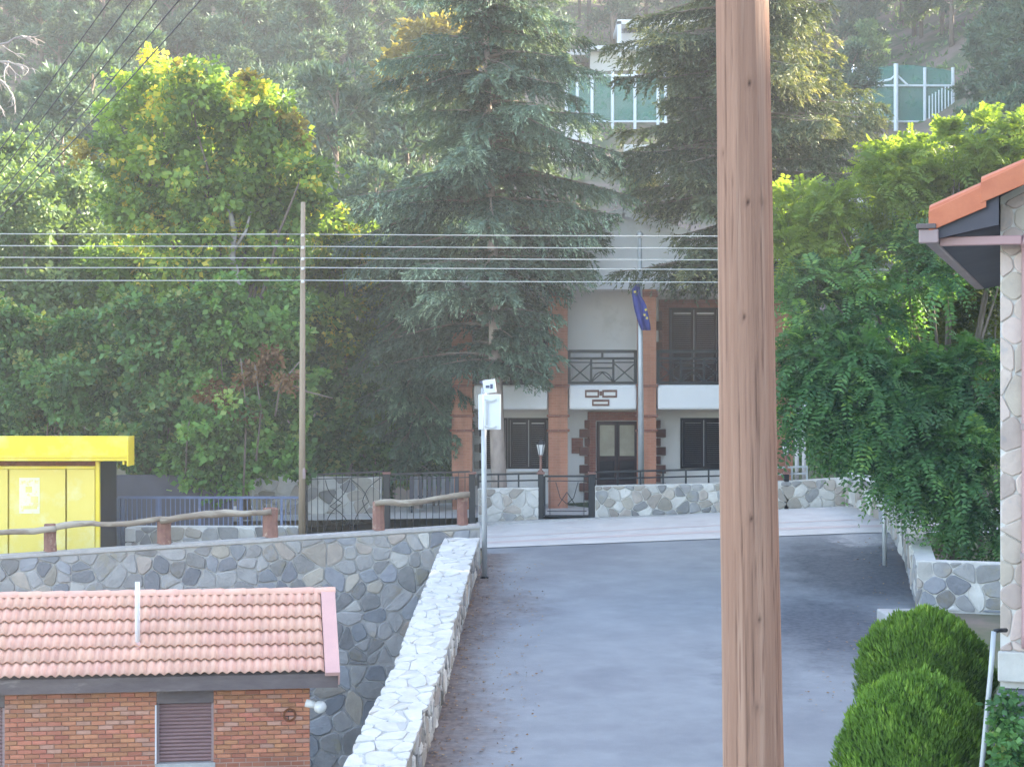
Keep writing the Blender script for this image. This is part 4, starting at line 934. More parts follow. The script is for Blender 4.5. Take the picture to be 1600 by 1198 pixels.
m = MB(); m.bar(at(750,596,SY-.05), at(757,600,SY-.05), .05); m.bar(at(757,612,SY-.05), at(757,596,SY-.05), .05); m.build('top_bracket', M['sticker'], S)

m = MB(); m.tube([at(1382.5,897,43), at(1381.5,752,43)], .05, 10); tag(m.build('steel_post', M['galv'], smooth=True), 'slim bare grey post standing before the right stone wall', 'post')

# ------------------------------------------------------------------ utility poles and wires
def bigpole():
    Y = 9.4; ns, nr = 150, 200; z0, z1 = -6.9, 6.2
    rng = random.Random(12)
    cr = [(rng.uniform(0, 2*pi), rng.uniform(-2.4, 1.4), rng.uniform(.5, 2.4), rng.uniform(.008, .02), rng.uniform(.002, .008)) for _ in range(70)]
    kn = [(px, py) for px, py in ((1172,131),(1169,317),(1193,313),(1131,240),(1163,497),(1174,812),(1187,970),(1183,1107))]
    zz = np.concatenate([np.linspace(z0, -2.2, 8)[:-1], np.linspace(-2.2, 2.2, nr), np.linspace(2.2, z1, 8)[1:]])
    th = np.linspace(0, 2*pi, ns, endpoint=False); TH, ZZ = np.meshgrid(th, zz)
    t = (1.88-ZZ)/3.76; R_ = (.1285+.019*t)
    CX = X(1159, Y)+.0565*t; dark = np.zeros_like(TH)
    R_ = R_+.0016*np.sin(TH*5+ZZ*1.3)+.0012*np.sin(TH*11-ZZ*2.1)+.0006*np.sin(TH*37+ZZ*.7)
    for a, zc, ln, wd, dp in cr:
        aa = a+.05*np.sin(ZZ*2.2+a)+.012*np.sin(ZZ*9+a)
        d = np.abs((TH-aa+pi) % (2*pi)-pi); e = np.clip(1-(np.abs(ZZ-zc)/(ln/2))**2, 0, 1)
        k = np.clip(1-d/(wd*1.7), 0, 1)*np.sqrt(e); R_ = R_-dp*k; dark = np.maximum(dark, k*.6)
    for px, py in kn:
        zc = Z(py, Y-.14); xx = (X(px, Y-.14)-(X(1159, Y)+.0565*(1.88-zc)/3.76))/.14; a = 1.5*pi+math.asin(max(-.95, min(.95, xx)))
        d = np.abs((TH-a+pi) % (2*pi)-pi)*.14; r = np.sqrt(d**2+((ZZ-zc)*.8)**2)
        R_ = R_+.004*np.exp(-(r/.03)**2)-.012*np.exp(-(r/.009)**2); dark = np.maximum(dark, np.exp(-(r/.008)**2)*1.2+.14*np.exp(-((r-.022)/.008)**2))
    V = np.stack([CX+R_*np.cos(TH), Y+R_*np.sin(TH), ZZ], -1).reshape(-1, 3); n = len(zz)
    ii, jj = np.meshgrid(np.arange(ns), np.arange(n-1)); a = jj*ns+ii; b = jj*ns+(ii+1) % ns
    Fq = np.stack([a, b, b+ns, a+ns], -1).reshape(-1, 4)
    m = MAT('pole_wood', (.43,.25,.18), (.31,.175,.125), 5, .85, .2, bump=.5, bscale=26, stretch=(5,5,.13), blotch=((.47,.31,.235), 2.2, .5, .16), speck=((.3,.17,.125), 14, .62, .06))
    n_ = m.node_tree; bs = n_.nodes['Principled BSDF']; src = bs.inputs['Base Color'].links[0].from_socket
    at_ = n_.nodes.new('ShaderNodeAttribute'); at_.attribute_name = 'crack'; mx = n_.nodes.new('ShaderNodeMixRGB'); mx.inputs[2].default_value = (.085,.045,.035, 1)
    n_.links.new(at_.outputs['Fac'], mx.inputs[0]); n_.links.new(src, mx.inputs[1]); n_.links.new(mx.outputs[0], bs.inputs['Base Color'])
    o = npmesh('wooden_utility_pole', V, Fq, m, smooth=True)
    at2 = o.data.attributes.new('crack', 'FLOAT', 'POINT'); at2.data.foreach_set('value', np.clip(dark, 0, 1).ravel().astype(np.float32))
    tag(o, 'big wooden utility pole with knots and cracks, close in front', 'utility pole')
bigpole()
up = thing('slender_utility_pole', (X(473,46), 46, g(-5,46)), 'slender weathered pole by the left gate post carrying five wires', 'utility pole')
m = MB(); m.tube([at(471.5,860,46), at(473.5,316,46)], [.085, .055], 12); m.build('pole_shaft', M['greypole'], up, smooth=True)
m = MB(); m.lathe(at(475,748,45.95), [(.035,0),(.04,.06),(.04,.2),(.02,.26)], 8); m.build('junction_box', M['gutter'], up)
wy = [366, 385, 403, 418, 438]
ordn = ['topmost', 'second from top', 'middle', 'fourth from top', 'lowest']
for k, y in enumerate(wy):
    m = MB(); m.lathe(at(473,y+2,45.86), [(.03,-.03),(.045,0),(.03,.03)], 8); m.build('insulator', M['plaster_in'], up)
    L0 = []
    for (x0_, y0_, Y0_), (x1_, y1_, Y1_), sg in (((-26, 0, 44.5), (X(473,46), 0, 45.86), .16), ((X(473,46), 0, 45.86), (22, 0, 46.6), .16)):
        z0_ = Z(y, 45.86)+(.05 if k in (1, 2) else .02) if x0_ < -20 else Z(y, 45.86); z1_ = Z(y, 45.86) if x1_ < 0 else Z(y-1.5, 46.4)
        for i in range(25):
            t = i/24; L0.append((x0_+(x1_-x0_)*t, Y0_+(Y1_-Y0_)*t, z0_+(z1_-z0_)*t-sg*4*t*(1-t)*(.25 if x0_ < -20 else .35)))
    m = MB(); m.tube(L0, .0115, 5); tag(m.build('overhead_wire', M['wire'], smooth=True), f'pale wire strung across the trees and house, {ordn[k]} of the five', 'wire', 'level wires across the picture')
for k, (xa, xb) in enumerate(((163,-170),(198,-130),(236,-90),(270,-55),(303,-20))):
    pts = []
    for i in range(19):
        t = i/18; p = V3(xa, 2, 27).lerp(V3(xb-20, 480-25*k, 44), (t-.25)/.75); pts.append(p-Vector((0,0,.5*t*(1-t))))
    m = MB(); m.tube(pts, .0105, 5); tag(m.build('slanting_cable', M['wiredark'], smooth=True), f'dark cable slanting across the upper left corner, {["leftmost","second from left","middle","second from right","rightmost"][k]} of five', 'cable', 'slanting dark cables')

# ------------------------------------------------------------------ foliage generators (numpy)
def rdir(R_, n, up=0.):
    v = R_.normal(size=(n, 3)); v[:, 2] += up; return unit(v)
def blades(P, D, N, L, W):
    """pointed leaf quads: base P, direction D, normal N, length L, width W"""
    S = unit(np.cross(D, N)); L = L[:, None]; W = W[:, None]; NN = np.cross(S, D)
    V = np.stack([P, P+D*L*.45+S*W*.5+NN*L*.06, P+D*L, P+D*L*.45-S*W*.5+NN*L*.06], 1).reshape(-1, 3)
    return V, np.arange(len(V)).reshape(-1, 4)
def lobes_px(lst, Y, dj, R_):
    out = []
    for l in lst:
        px, py, r = l[:3]; YY = Y+(l[3] if len(l) > 3 else R_.uniform(-dj, dj)); rr = r/F*YY
        out.append((X(px, YY), YY, Z(py, YY), rr, rr*.9, rr*.9))
    return np.array(out)
def broadleaf(parent, lobes, nclus, per, size, mat, seed, spread=.3, shell=.62, droop=.25, name='crown', elong=.62, twigs=None, twigmat='bark'):
    R_ = np.random.default_rng(seed); vol = (lobes[:, 3])**2; pr = vol/vol.sum()
    li = R_.choice(len(lobes), nclus, p=pr); d = rdir(R_, nclus, .15); r = shell+(1-shell)*R_.random(nclus)**.7; r *= R_.choice([1, .5], nclus, p=[.75, .25])*R_.uniform(.8, 1.32, nclus)
    C = lobes[li, :3]+d*lobes[li, 3:6]*r[:, None]
    cs = spread*R_.uniform(.6, 1.4, nclus)
    ci = np.repeat(np.arange(nclus), per); n = len(ci)
    off = rdir(R_, n)*(R_.random(n)**.5*cs[ci])[:, None]; off[:, 2] *= .7
    P = C[ci]+off
    D = unit(unit(off)*.7+rdir(R_, n)*.8+d[ci]*.35+np.array([0, 0, -droop])); N = unit(rdir(R_, n)*.75+d[ci]*.4+np.array([0, 0, .6]))
    L = size*1.22*R_.uniform(.55, 1.35, n); V, Fq = blades(P, D, N, L, L*elong*1.1)
    base = R_.random(nclus); rn = np.clip(base[ci]*.75+R_.random(n)*.4-.08+.12*(d[ci][:, 2] > .6), 0, 1)
    o = npmesh(name, V, Fq, mat, parent, rn)
    if twigs:
        m = MB(); rg = random.Random(seed)
        for k in range(min(twigs, nclus)):
            a = Vector(lobes[li[k], :3])-Vector((0, 0, lobes[li[k], 5]*.5)); b = Vector(C[k]); mid = a.lerp(b, .5)+Vector((rg.uniform(-.1,.1), rg.uniform(-.1,.1), -.08)); m.tube([a, mid, b], [.02, .012, .005], 4, caps=False)
        m.build('twigs', M[twigmat], parent, kind='stuff')
    return o
def limbs(parent, base, lobes, r0, seed, mat='bark', fork=.45, name='trunk'):
    rg = random.Random(seed); m = MB(); base = Vector(base); cen = Vector(np.mean(lobes[:, :3], 0)); fk = base.lerp(cen, fork)
    n = 6; pts = [base.lerp(fk, k/n)+Vector((rg.uniform(-.06,.06), rg.uniform(-.06,.06), 0))*(k > 0) for k in range(n+1)]; pts[0] = base-Vector((0,0,.3))
    m.tube(pts, [r0*(1.25 if k == 0 else 1-.45*k/n) for k in range(n+1)], 10)
    for l in lobes:
        e = Vector(l[:3]); st = pts[rg.choice([3, 4, 5, 6])]; q = []
        for k in range(7): t = k/6; q.append(st.lerp(e, t)+Vector((0,0,.35*sin(pi*t)*(e-st).length*.25))+Vector((rg.uniform(-.07,.07),)*3)*(0 < k < 6))
        m.tube(q, [r0*.42*(1-.8*k/6) for k in range(7)], 6)
    return m.build(name, M[mat], parent, smooth=True)

# --- maple-like tree on the left
R0 = np.random.default_rng(1)
t = thing('broadleaf_tree', (X(385,52), 52, -3.9), 'tall light green broadleaf tree with yellowing sunlit top left of the dark conifer', 'tree')
lb = lobes_px([(235,140,52),(205,185,45),(300,150,58),(345,140,30),(390,190,62),(425,215,50),(330,240,88),(235,255,78),(440,275,70),(475,265,38),(400,330,78),(205,330,52),(300,365,80),(475,330,40),(330,300,70),(420,395,60),(300,430,50),(385,135,14)], 52, 1.3, R0)
broadleaf(t, lb, 640, 62, .15, L_['maple'], 2, spread=.34, droop=.35, elong=.7, twigs=160)
for k, l in enumerate([(128,240,26),(462,190,12),(470,215,11),(389,122,9),(283,102,8),(440,195,16),(415,180,12)]): broadleaf(t, lobes_px([l], 51.4, .2, R0), 4+l[2]//3, 20, .13, L_['gold'], 3+k, spread=.16, name='yellow_spray')
limbs(t, (X(385,52), 52, -3.9), np.vstack([lb, lobes_px([(140,245,20)], 52, .2, R0)]), .2, 4, fork=.5)
m = MB(); m.tube([at(392,560,51.4), at(378,470,51.3), at(362,400,51.2), at(366,360,51.2), at(352,300,51.4)], [.12,.11,.1,.08,.05], 8); m.build('limb', M['deadwood'], t, smooth=True)
m = MB(); m.tube([at(366,390,51.2), at(384,362,51.1), at(392,330,51.3)], [.05,.04,.03], 6); m.build('limb', M['deadwood'], t, smooth=True)

# --- shrubs and climbing growth underneath
shr = [
 ('leafy_shrub', 50.2, [(250,550,62),(205,500,42),(290,490,36),(215,610,55),(265,640,60),(195,690,42),(250,715,45)], 'ivy', 'dark leafy shrub directly behind the yellow kiosk end', 11),
 ('leafy_shrub', 49.6, [(335,520,55),(350,465,34),(320,600,60),(360,660,58),(310,715,52),(350,735,40)], 'shrub', 'mid green leafy shrub overhanging the dark part of the blue railing', 12),
 ('leafy_shrub', 50.4, [(420,530,55),(450,470,36),(440,620,55),(400,700,48),(445,715,40),(430,755,30,46.4),(395,762,28,46.4),(350,758,30,46.5),(350,792,22,46.1),(392,788,24,46.1),(432,782,22,46.1),(458,765,20,46.1),(380,740,34,46.6),(430,735,34,46.6),(325,745,30,47.5),(285,750,30,48),(450,745,24,46.4),(310,775,20,46.6)], 'shrub', 'bushy green shrub just left of the slender utility pole', 13),
 ('leafy_shrub', 55.0, [(520,560,55),(560,610,58),(530,660,55),(590,640,42),(505,705,40),(560,705,42),(610,700,40)], 'ivy', 'broad dark green shrub behind the left leaf of the wide gate', 14),
 ('leafy_shrub', 55.2, [(655,690,40),(640,730,30),(600,735,35),(690,720,22)], 'ivy', 'low dark shrub beside the left brick pier of the white house', 15),
]
for nm, Y, lst, mt, lab, sd_ in shr:
    t = thing(nm, (X(lst[-1][0], Y), Y, -3.9), lab, 'shrub')
    lb = lobes_px(lst, Y, .6, R0); A_ = (lb[:, 3]**2).sum()
    broadleaf(t, lb, int(72*A_)+40, 52, .135, L_[mt], sd_, spread=.27, shell=.6, elong=.75, name='foliage')
    limbs(t, (X(lst[-1][0], Y), Y, -3.95), lb, .06, sd_, fork=.3, name='stem')
t = thing('leafy_tree', (X(545,55), 55, -3.6), 'yellow-green young tree between the slender pole and the dark conifer', 'tree')
lb = lobes_px([(530,360,42),(560,400,50),(515,430,50),(570,470,50),(530,510,55),(590,540,35)], 55, .7, R0); broadleaf(t, lb, 230, 56, .14, L_['maple'], 20, spread=.3); limbs(t, (X(545,55), 55, -3.6), lb, .1, 21)
t = thing('leafy_tree', (X(60,56), 56, -3.9), 'large grey-green tree filling the left edge above the yellow kiosk', 'tree')
lb = lobes_px([(30,330,75),(110,300,55),(60,430,90),(150,400,65),(20,520,80),(115,500,80),(175,480,55),(60,590,80),(10,250,50),(-40,400,80)], 56, 1.2, R0); broadleaf(t, lb, 560, 56, .15, L_['olive'], 22, spread=.36); limbs(t, (X(70,56), 56, -3.9), lb, .18, 23)
t = thing('leafy_shrub', (X(60,51), 51, -4.2), 'dark green shrub mass rising right behind the yellow kiosk roof', 'shrub')
lb = lobes_px([(20,600,60),(70,540,45),(-10,520,50),(130,520,36),(90,610,62),(150,580,60),(130,660,50),(50,670,45),(-30,650,50),(180,640,40)], 51, .8, R0); broadleaf(t, lb, 420, 52, .14, L_['ivy'], 24, spread=.3); limbs(t, (X(60,51), 51, -4.2), lb, .07, 25, name='stem')
t = thing('leafy_tree', (X(250,57), 57, -3.6), 'dense green tree filling the middle left beneath the tall broadleaf tree', 'tree')
lb = lobes_px([(230,430,70),(300,450,70),(370,440,65),(440,450,60),(260,520,65),(180,430,55),(480,500,50),(350,530,60)], 54.5, 1, R0); broadleaf(t, lb, 520, 54, .15, L_['maple'], 26, spread=.34); limbs(t, (X(270,57), 57, -3.6), lb, .15, 27)
t = thing('withered_climber', (X(400,49.2), 49.2, -3.9), 'withered brown climber leaves among the green shrubs by the slender pole', 'climbing plant')
lb = lobes_px([(395,585,26),(425,560,20),(385,640,22),(330,610,24),(440,600,18),(355,640,20)], 49.2, .3, R0); broadleaf(t, lb, 60, 30, .12, L_['dry'], 28, spread=.22, name='leaves')
m = MB()
for a, b, c in (((380,780),(385,640),(376,560)),((430,650),(438,600),(468,565)),((290,740),(292,690),(296,655)),((400,720),(408,640),(398,570)),((440,595),(480,612),(520,622))):
    m.tube([at(*a,49), at(*b,48.9), at(*c,48.9)], [.03,.025,.015], 6)
m.build('bare_stem', M['bark'], t, smooth=True)

# --- conifers
def conifer(parent, bx, by, z0, z1, rad, seed, leafmat, barkmat, r0, lean=(0,0), step=.34, perw=5, zcrown=None, sparse=1, nl=.12, droop=.5, dens=1., azpref=None, upt=.25):
    """rad(z, azimuth) crown radius"""
    rg = random.Random(seed); R_ = np.random.default_rng(seed); zc = zcrown if zcrown is not None else z0
    axis = lambda z: Vector((bx+lean[0]*(z-z0), by+lean[1]*(z-z0), z))
    m = MB(); n = 16; m.tube([axis(z0+(z1-z0)*k/n)+Vector((rg.uniform(-.03,.03), rg.uniform(-.03,.03), 0)) for k in range(n+1)], [r0*(1.12 if k == 0 else 1)*(1-.93*k/n) for k in range(n+1)], 12); m.build('trunk', M[barkmat], parent, smooth=True)
    lm = MB(); TP = []; TD = []; TL_ = []; TR = []
    z = zc
    while z < z1-.3:
        for k in range(perw+3):
            az = rg.uniform(0, 2*pi); L0 = rad(z, az)*rg.uniform(.6, 1.2) if k < perw else min(1.1, rad(z, az))*rg.uniform(.5, 1)
            if L0 < .25 or rg.random() > sparse: continue
            o = axis(z+rg.uniform(-.15,.15)); d = Vector((cos(az), sin(az), 0)); sd_ = Vector((-sin(az), cos(az), 0)); pts = []
            dr = droop*rg.uniform(.6, 1.3); bend = rg.uniform(-.12,.12)
            for i in range(9):
                t = i/8; pts.append(o+d*L0*t+sd_*bend*L0*t*t+Vector((0,0,L0*(.18*t-dr*t*t+upt*dr*t**4))))
            lm.tube(pts, [max(.008, .028*L0**.5*(1-.85*i/8)) for i in range(9)], 4, caps=False)
            br = rg.random(); nt_ = int(L0*15*dens)+6
            for q in range(nt_):
                t = (.12 if k < perw else 0)+.88*(q+rg.random())/nt_; i = min(7, int(t*8)); p = pts[i].lerp(pts[i+1], t*8-i); bd = (pts[i+1]-pts[i]).normalized()
                s = rg.choice((-1, 1)); tl = (.2+.62*sin(pi*min(1, t*.8+.12)))*min(1, L0*.45)*rg.uniform(.6, 1.2)*.85
                td = (bd*rg.uniform(.3, .9)+sd_*s*rg.uniform(.3, 1.0)+Vector((0,0,rg.uniform(-.75,.05)))).normalized()
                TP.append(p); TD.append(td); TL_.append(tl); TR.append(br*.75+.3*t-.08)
        z += step*rg.uniform(.7, 1.3)
    lm.build('branches', M['bark'], parent, kind='stuff')
    TP = np.array(TP); TD = np.array(TD); TL_ = np.array(TL_)*1.12; TR = np.array(TR); per = 20
    ci = np.repeat(np.arange(len(TP)), per); n = len(ci); s = np.tile(np.linspace(.05, 1, per), len(TP))
    P = TP[ci]+TD[ci]*(TL_[ci]*s)[:, None]; P[:, 2] -= (.35*TL_[ci]*s**2)
    D = unit(TD[ci]*.8+rdir(R_, n)*.55+np.array([0,0,-.1])); N = unit(rdir(R_, n)*.7+np.array([0,0,.7])); L = nl*R_.uniform(.7, 1.4, n)
    V, Fq = blades(P, D, N, L*1.15, np.full(n, .04)*R_.uniform(.7, 1.3, n))
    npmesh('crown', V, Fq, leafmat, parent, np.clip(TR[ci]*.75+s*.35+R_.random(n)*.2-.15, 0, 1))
def prof(pts):   # [(z, left radius, right radius)]
    def f(z, az):
        c = cos(az)
        for (z0, a0, b0), (z1, a1, b1) in zip(pts, pts[1:]):
            if z <= z1: t = (z-z0)/(z1-z0) if z > z0 else 0; l = a0+(a1-a0)*t; r = b0+(b1-b0)*t; return (r if c > 0 else l)*abs(c)**1+((l+r)*.42)*(1-abs(c))
        return pts[-1][1]
    return f
t = thing('conifer_tree', (X(782,52.6), 52.6, -3.75), 'large blue-green drooping conifer with bare lower trunk left of the white house', 'tree', None)
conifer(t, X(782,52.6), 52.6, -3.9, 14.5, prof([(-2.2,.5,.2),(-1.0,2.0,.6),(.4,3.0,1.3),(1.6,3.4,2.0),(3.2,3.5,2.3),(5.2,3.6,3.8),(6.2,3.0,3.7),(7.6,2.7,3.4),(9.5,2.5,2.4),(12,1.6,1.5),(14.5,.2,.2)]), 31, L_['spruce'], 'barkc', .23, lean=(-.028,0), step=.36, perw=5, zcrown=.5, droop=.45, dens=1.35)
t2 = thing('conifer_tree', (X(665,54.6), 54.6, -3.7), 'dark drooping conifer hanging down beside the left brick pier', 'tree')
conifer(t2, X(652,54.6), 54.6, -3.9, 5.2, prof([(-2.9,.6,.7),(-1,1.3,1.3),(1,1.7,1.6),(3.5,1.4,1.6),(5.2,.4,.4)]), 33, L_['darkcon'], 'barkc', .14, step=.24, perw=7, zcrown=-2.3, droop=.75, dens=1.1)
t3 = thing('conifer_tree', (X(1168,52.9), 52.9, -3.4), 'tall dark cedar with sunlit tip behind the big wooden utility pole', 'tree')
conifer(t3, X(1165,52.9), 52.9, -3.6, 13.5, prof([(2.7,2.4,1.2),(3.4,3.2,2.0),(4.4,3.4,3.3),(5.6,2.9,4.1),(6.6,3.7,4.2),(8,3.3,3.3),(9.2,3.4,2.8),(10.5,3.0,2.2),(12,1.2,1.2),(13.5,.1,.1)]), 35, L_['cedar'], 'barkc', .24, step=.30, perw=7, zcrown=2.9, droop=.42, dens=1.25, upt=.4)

# --- pinnate-leaved tree on the right
def pinnate(parent, lobes, nfr, mat, seed, size=.66, name='crown', pairs=9, up=.35, tilt=.5):
    R_ = np.random.default_rng(seed); pr = lobes[:, 3]**2; pr = pr/pr.sum(); ncl = nfr//9
    li = R_.choice(len(lobes), ncl, p=pr); d = rdir(R_, ncl, .25); r = (.5+.5*R_.random(ncl)**.6)
    C = lobes[li, :3]+d*lobes[li, 3:6]*r[:, None]; ci = np.repeat(np.arange(ncl), 9); n = len(ci)
    P0 = C[ci]+rdir(R_, n)*.06; fd = unit(d[ci]*.55+rdir(R_, n)*.85+np.array([0,0,up])); L = size*R_.uniform(.6, 1.25, n)
    tN = unit(np.array([0,0,1.])+rdir(R_, n)*tilt); side = unit(np.cross(fd, tN))
    ts = np.linspace(.14, 1, pairs); V_, F_, rn = [], [], []; base = R_.random(ncl)[ci]
    dr = R_.uniform(.2, .6, n)
    Vs = []
    for k, t_ in enumerate(ts):
        p = P0+fd*(L*t_)[:, None]; p[:, 2] -= dr*L*t_**2; tang = fd.copy(); tang[:, 2] -= 2*dr*t_; tang = unit(tang); sN = unit(np.cross(side, tang))
        ll = L*.24*(1-.35*abs(t_-.45)*1.6)
        for s in (-1, 1):
            D = unit(side*s+tang*.45+rdir(R_, n)*.15-np.array([0,0,.15])); V, _ = blades(p, D, unit(sN+rdir(R_, n)*.25), ll*R_.uniform(.85, 1.1, n), ll*.42); Vs.append(V); rn.append(np.clip(base*.65+R_.random(n)*.3, 0, 1))
    V = np.concatenate(Vs); return npmesh(name, V, np.arange(len(V)).reshape(-1, 4), mat, parent, np.concatenate(rn))
t = thing('pinnate_tree', (X(1500,41.5), 41.5, -4.2), 'feathery-leaved tree with bright sunlit top and dark green lower boughs right of the pole', 'tree')
top = [(1500,262,48),(1555,235,34),(1600,262,60),(1400,290,52),(1380,262,26),(1245,335,34),(1262,375,42),(1325,400,52),(1450,335,66),(1540,320,60),(1490,225,20),(1552,203,18),(1605,210,24),(1425,250,24),(1300,330,30),(1220,390,26),(1600,330,60)]
mid = [(1300,470,62),(1252,440,32),(1390,420,60),(1480,410,55),(1350,510,55),(1230,470,22)]
low = [(1272,560,52),(1340,590,66),(1268,640,40),(1430,620,72),(1520,600,60),(1300,655,28),(1355,672,50),(1440,720,66),(1520,720,60),(1420,745,34),(1505,785,54),(1530,830,32),(1400,660,60),(1290,610,50)]
lt = lobes_px(top, 42.6, .9, R0); lm_ = lobes_px(mid, 42.2, .9, R0); ll_ = lobes_px(low, 41, .8, R0)
pinnate(t, lt, 4000, L_['pinnate_top'], 41, up=.7, tilt=1.0)
pinnate(t, lm_, 1500, L_['pinnate'], 42, up=.3, name='middle_boughs')
pinnate(t, ll_, 3900, L_['pinnate'], 43, up=.0, name='lower_boughs', size=.7)
limbs(t, (X(1500,41.5), 41.8, -4.3), np.vstack([lt[::2], lm_[::2], ll_[::3]]), .13, 44, fork=.35)
t = thing('pinnate_tree', (X(1510,45.5), 45.5, -4.0), 'thin-stemmed tree in sunlit yellow-green glimpsed under the eave of the right house', 'tree')
ly = lobes_px([(1500,450,50),(1545,500,50),(1450,500,45),(1520,560,40),(1400,600,35),(1480,540,40)], 45.3, .5, R0)
pinnate(t, ly, 1100, L_['pinnate2'], 45, up=.2)
m = MB()
for a, b in (((1530,880),(1536,520)),((1512,880),(1500,540)),((1550,880),(1556,500)),((1470,880),(1462,560)),((1495,700),(1478,600)),((1440,880),(1455,640))):
    p, q = V3(*a, 44.6), V3(*b, 44.8); m.tube([p, p.lerp(q,.35)+Vector((.06,0,0)), p.lerp(q,.7)-Vector((.05,0,0)), q], [.05,.045,.035,.02], 6)
m.build('trunk', M['bark'], t, smooth=True)
t = thing('leafy_shrub', (X(1330,53.5), 53.5, -3.3), 'shadowed shrub beyond the pale wall under the feathery tree', 'shrub')
lb = lobes_px([(1300,700,45),(1360,720,45),(1420,720,45),(1330,660,40),(1480,740,50),(1390,660,45),(1260,610,30),(1450,650,50),(1550,700,60)], 53.5, .6, R0); broadleaf(t, lb, 300, 50, .14, L_['ivy'], 47, spread=.3, name='foliage'); limbs(t, (X(1360,53.5), 53.5, -3.4), lb, .07, 48, name='stem')

# --- clipped shrubs at lower right
def thuja(cx, cy, cz, rx, rz, seed, label, zb):
    t = thing('clipped_shrub', (cx, cy, zb), label, 'shrub', 'clipped round shrubs at the roadside')
    R_ = np.random.default_rng(seed); n = 60000
    d = rdir(R_, n, .1); 
    bump = 1+.04*np.sin(d[:,0]*31+d[:,2]*23)*np.sin(d[:,1]*27+d[:,2]*19+seed)+.05*np.sin(d[:,0]*6+seed)*np.cos(d[:,2]*5)+.035*np.sin(d[:,0]*13+d[:,1]*9)+.03*np.sin(d[:,2]*17+d[:,0]*11+seed)
    r = (1-.28*R_.random(n)**2.2)*bump
    sup = (np.abs(d[:,2])**2.6+(1-d[:,2]**2)**1.3)**(-1/2.6)*0+1      # slightly squared body
    P = np.stack([cx+d[:,0]*rx*r*sup, cy+d[:,1]*rx*r*sup, cz+d[:,2]*rz*r*sup], 1)
    D = unit(d*.65+np.array([0,0,1.0])+rdir(R_, n)*.42); N = unit(d+rdir(R_, n)*.5)
    L = R_.uniform(.035, .10, n); V, Fq = blades(P, D, N, L, L*.28)
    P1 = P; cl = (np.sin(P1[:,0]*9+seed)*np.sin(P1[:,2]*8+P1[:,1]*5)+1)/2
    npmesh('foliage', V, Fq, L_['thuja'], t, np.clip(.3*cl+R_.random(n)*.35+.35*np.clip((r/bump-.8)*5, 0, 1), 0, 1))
    m = MB(); m.tube([(cx,cy,zb-.2),(cx,cy,cz-.2),(cx+.05,cy,cz+rz*.5)], [.06,.045,.02], 8)
    rg = random.Random(seed)
    for k in range(26):
        e = Vector((cx,cy,cz))+Vector(d[k])*rx*.8; e.z = cz+d[k][2]*rz*.8; m.tube([(cx,cy,min(cz, e.z-.3)), e], [.02,.008], 4, caps=False)
    m.build('stem', M['bark'], t)
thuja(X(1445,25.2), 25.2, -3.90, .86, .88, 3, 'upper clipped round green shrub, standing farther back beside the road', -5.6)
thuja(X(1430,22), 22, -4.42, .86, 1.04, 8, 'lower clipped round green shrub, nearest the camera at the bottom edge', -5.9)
thuja(X(1335,19.6), 19.6, -5.9, .5, .5, 12, 'small clipped shrub mostly below the frame in front of the others', -6.5) if False else None
t = thing('potted_foliage', (X(1572,17.0), 16.9, -4), 'small dark leafy plant growing beside the shadowed steps', 'plant')
lb = np.array([(X(1566,17.0), 16.9, Z(1120,17.0), .1, .14, .3), (X(1572,17.0), 16.8, Z(1180,17.0), .13, .15, .3)]); broadleaf(t, lb, 50, 26, .06, L_['ivy'], 51, spread=.08, name='foliage')
m = MB(); m.tube([(X(1569,17.0),16.9,-4.4),(X(1569,17.0),16.9,-3.1)], .012, 5); m.build('stem', M['bark'], t)

# --- bare branches poking in at the upper left
t = thing('bare_tree', (-7.6, 24, -9), 'leafless pale twigs of a bare tree poking in at the upper left edge', 'tree')
m = MB(); m.tube([(-7.8,24,-9.2),(-7.7,24,-3),(-7.5,24,1),(-7.1,24,3.2),(-6.9,24,4.6)], [.22,.18,.14,.09,.03], 10); m.build('trunk', M['bark'], t, smooth=True)
rg = random.Random(5); m = MB()
def twig(p, d, L, r, dep):
    q = [p]; 
    for k in range(4): d = (d+Vector((rg.uniform(-.35,.35), rg.uniform(-.2,.2), rg.uniform(-.35,.3)))).normalized(); q.append(q[-1]+d*L/4)
    m.tube(q, [r*(1-.16*k) for k in range(5)], 5, caps=False)
    if dep:
        for k in range(4): twig(q[rg.choice([1,2,3,4])], (d+Vector((rg.uniform(-.8,.8), rg.uniform(-.5,.5), rg.uniform(-.9,.5)))).normalized(), L*.6, r*.55, dep-1)
for py, L in ((70,.62),(95,.66),(120,.5)): twig(Vector(at(-12,py,24)), Vector((.9,0,-.1)), L*.62, .018, 2); m.tube([(-7.2,24,3.0), at(-12,py,24)], [.05,.018], 6)
twig(Vector(at(-14,150,24)), Vector((.7,0,-.5)), .25, .014, 1); m.tube([(-7.3,24,2.4), at(-14,150,24)], [.05,.014], 6)
m.build('bare_twigs', M['deadwood'], t, smooth=True)

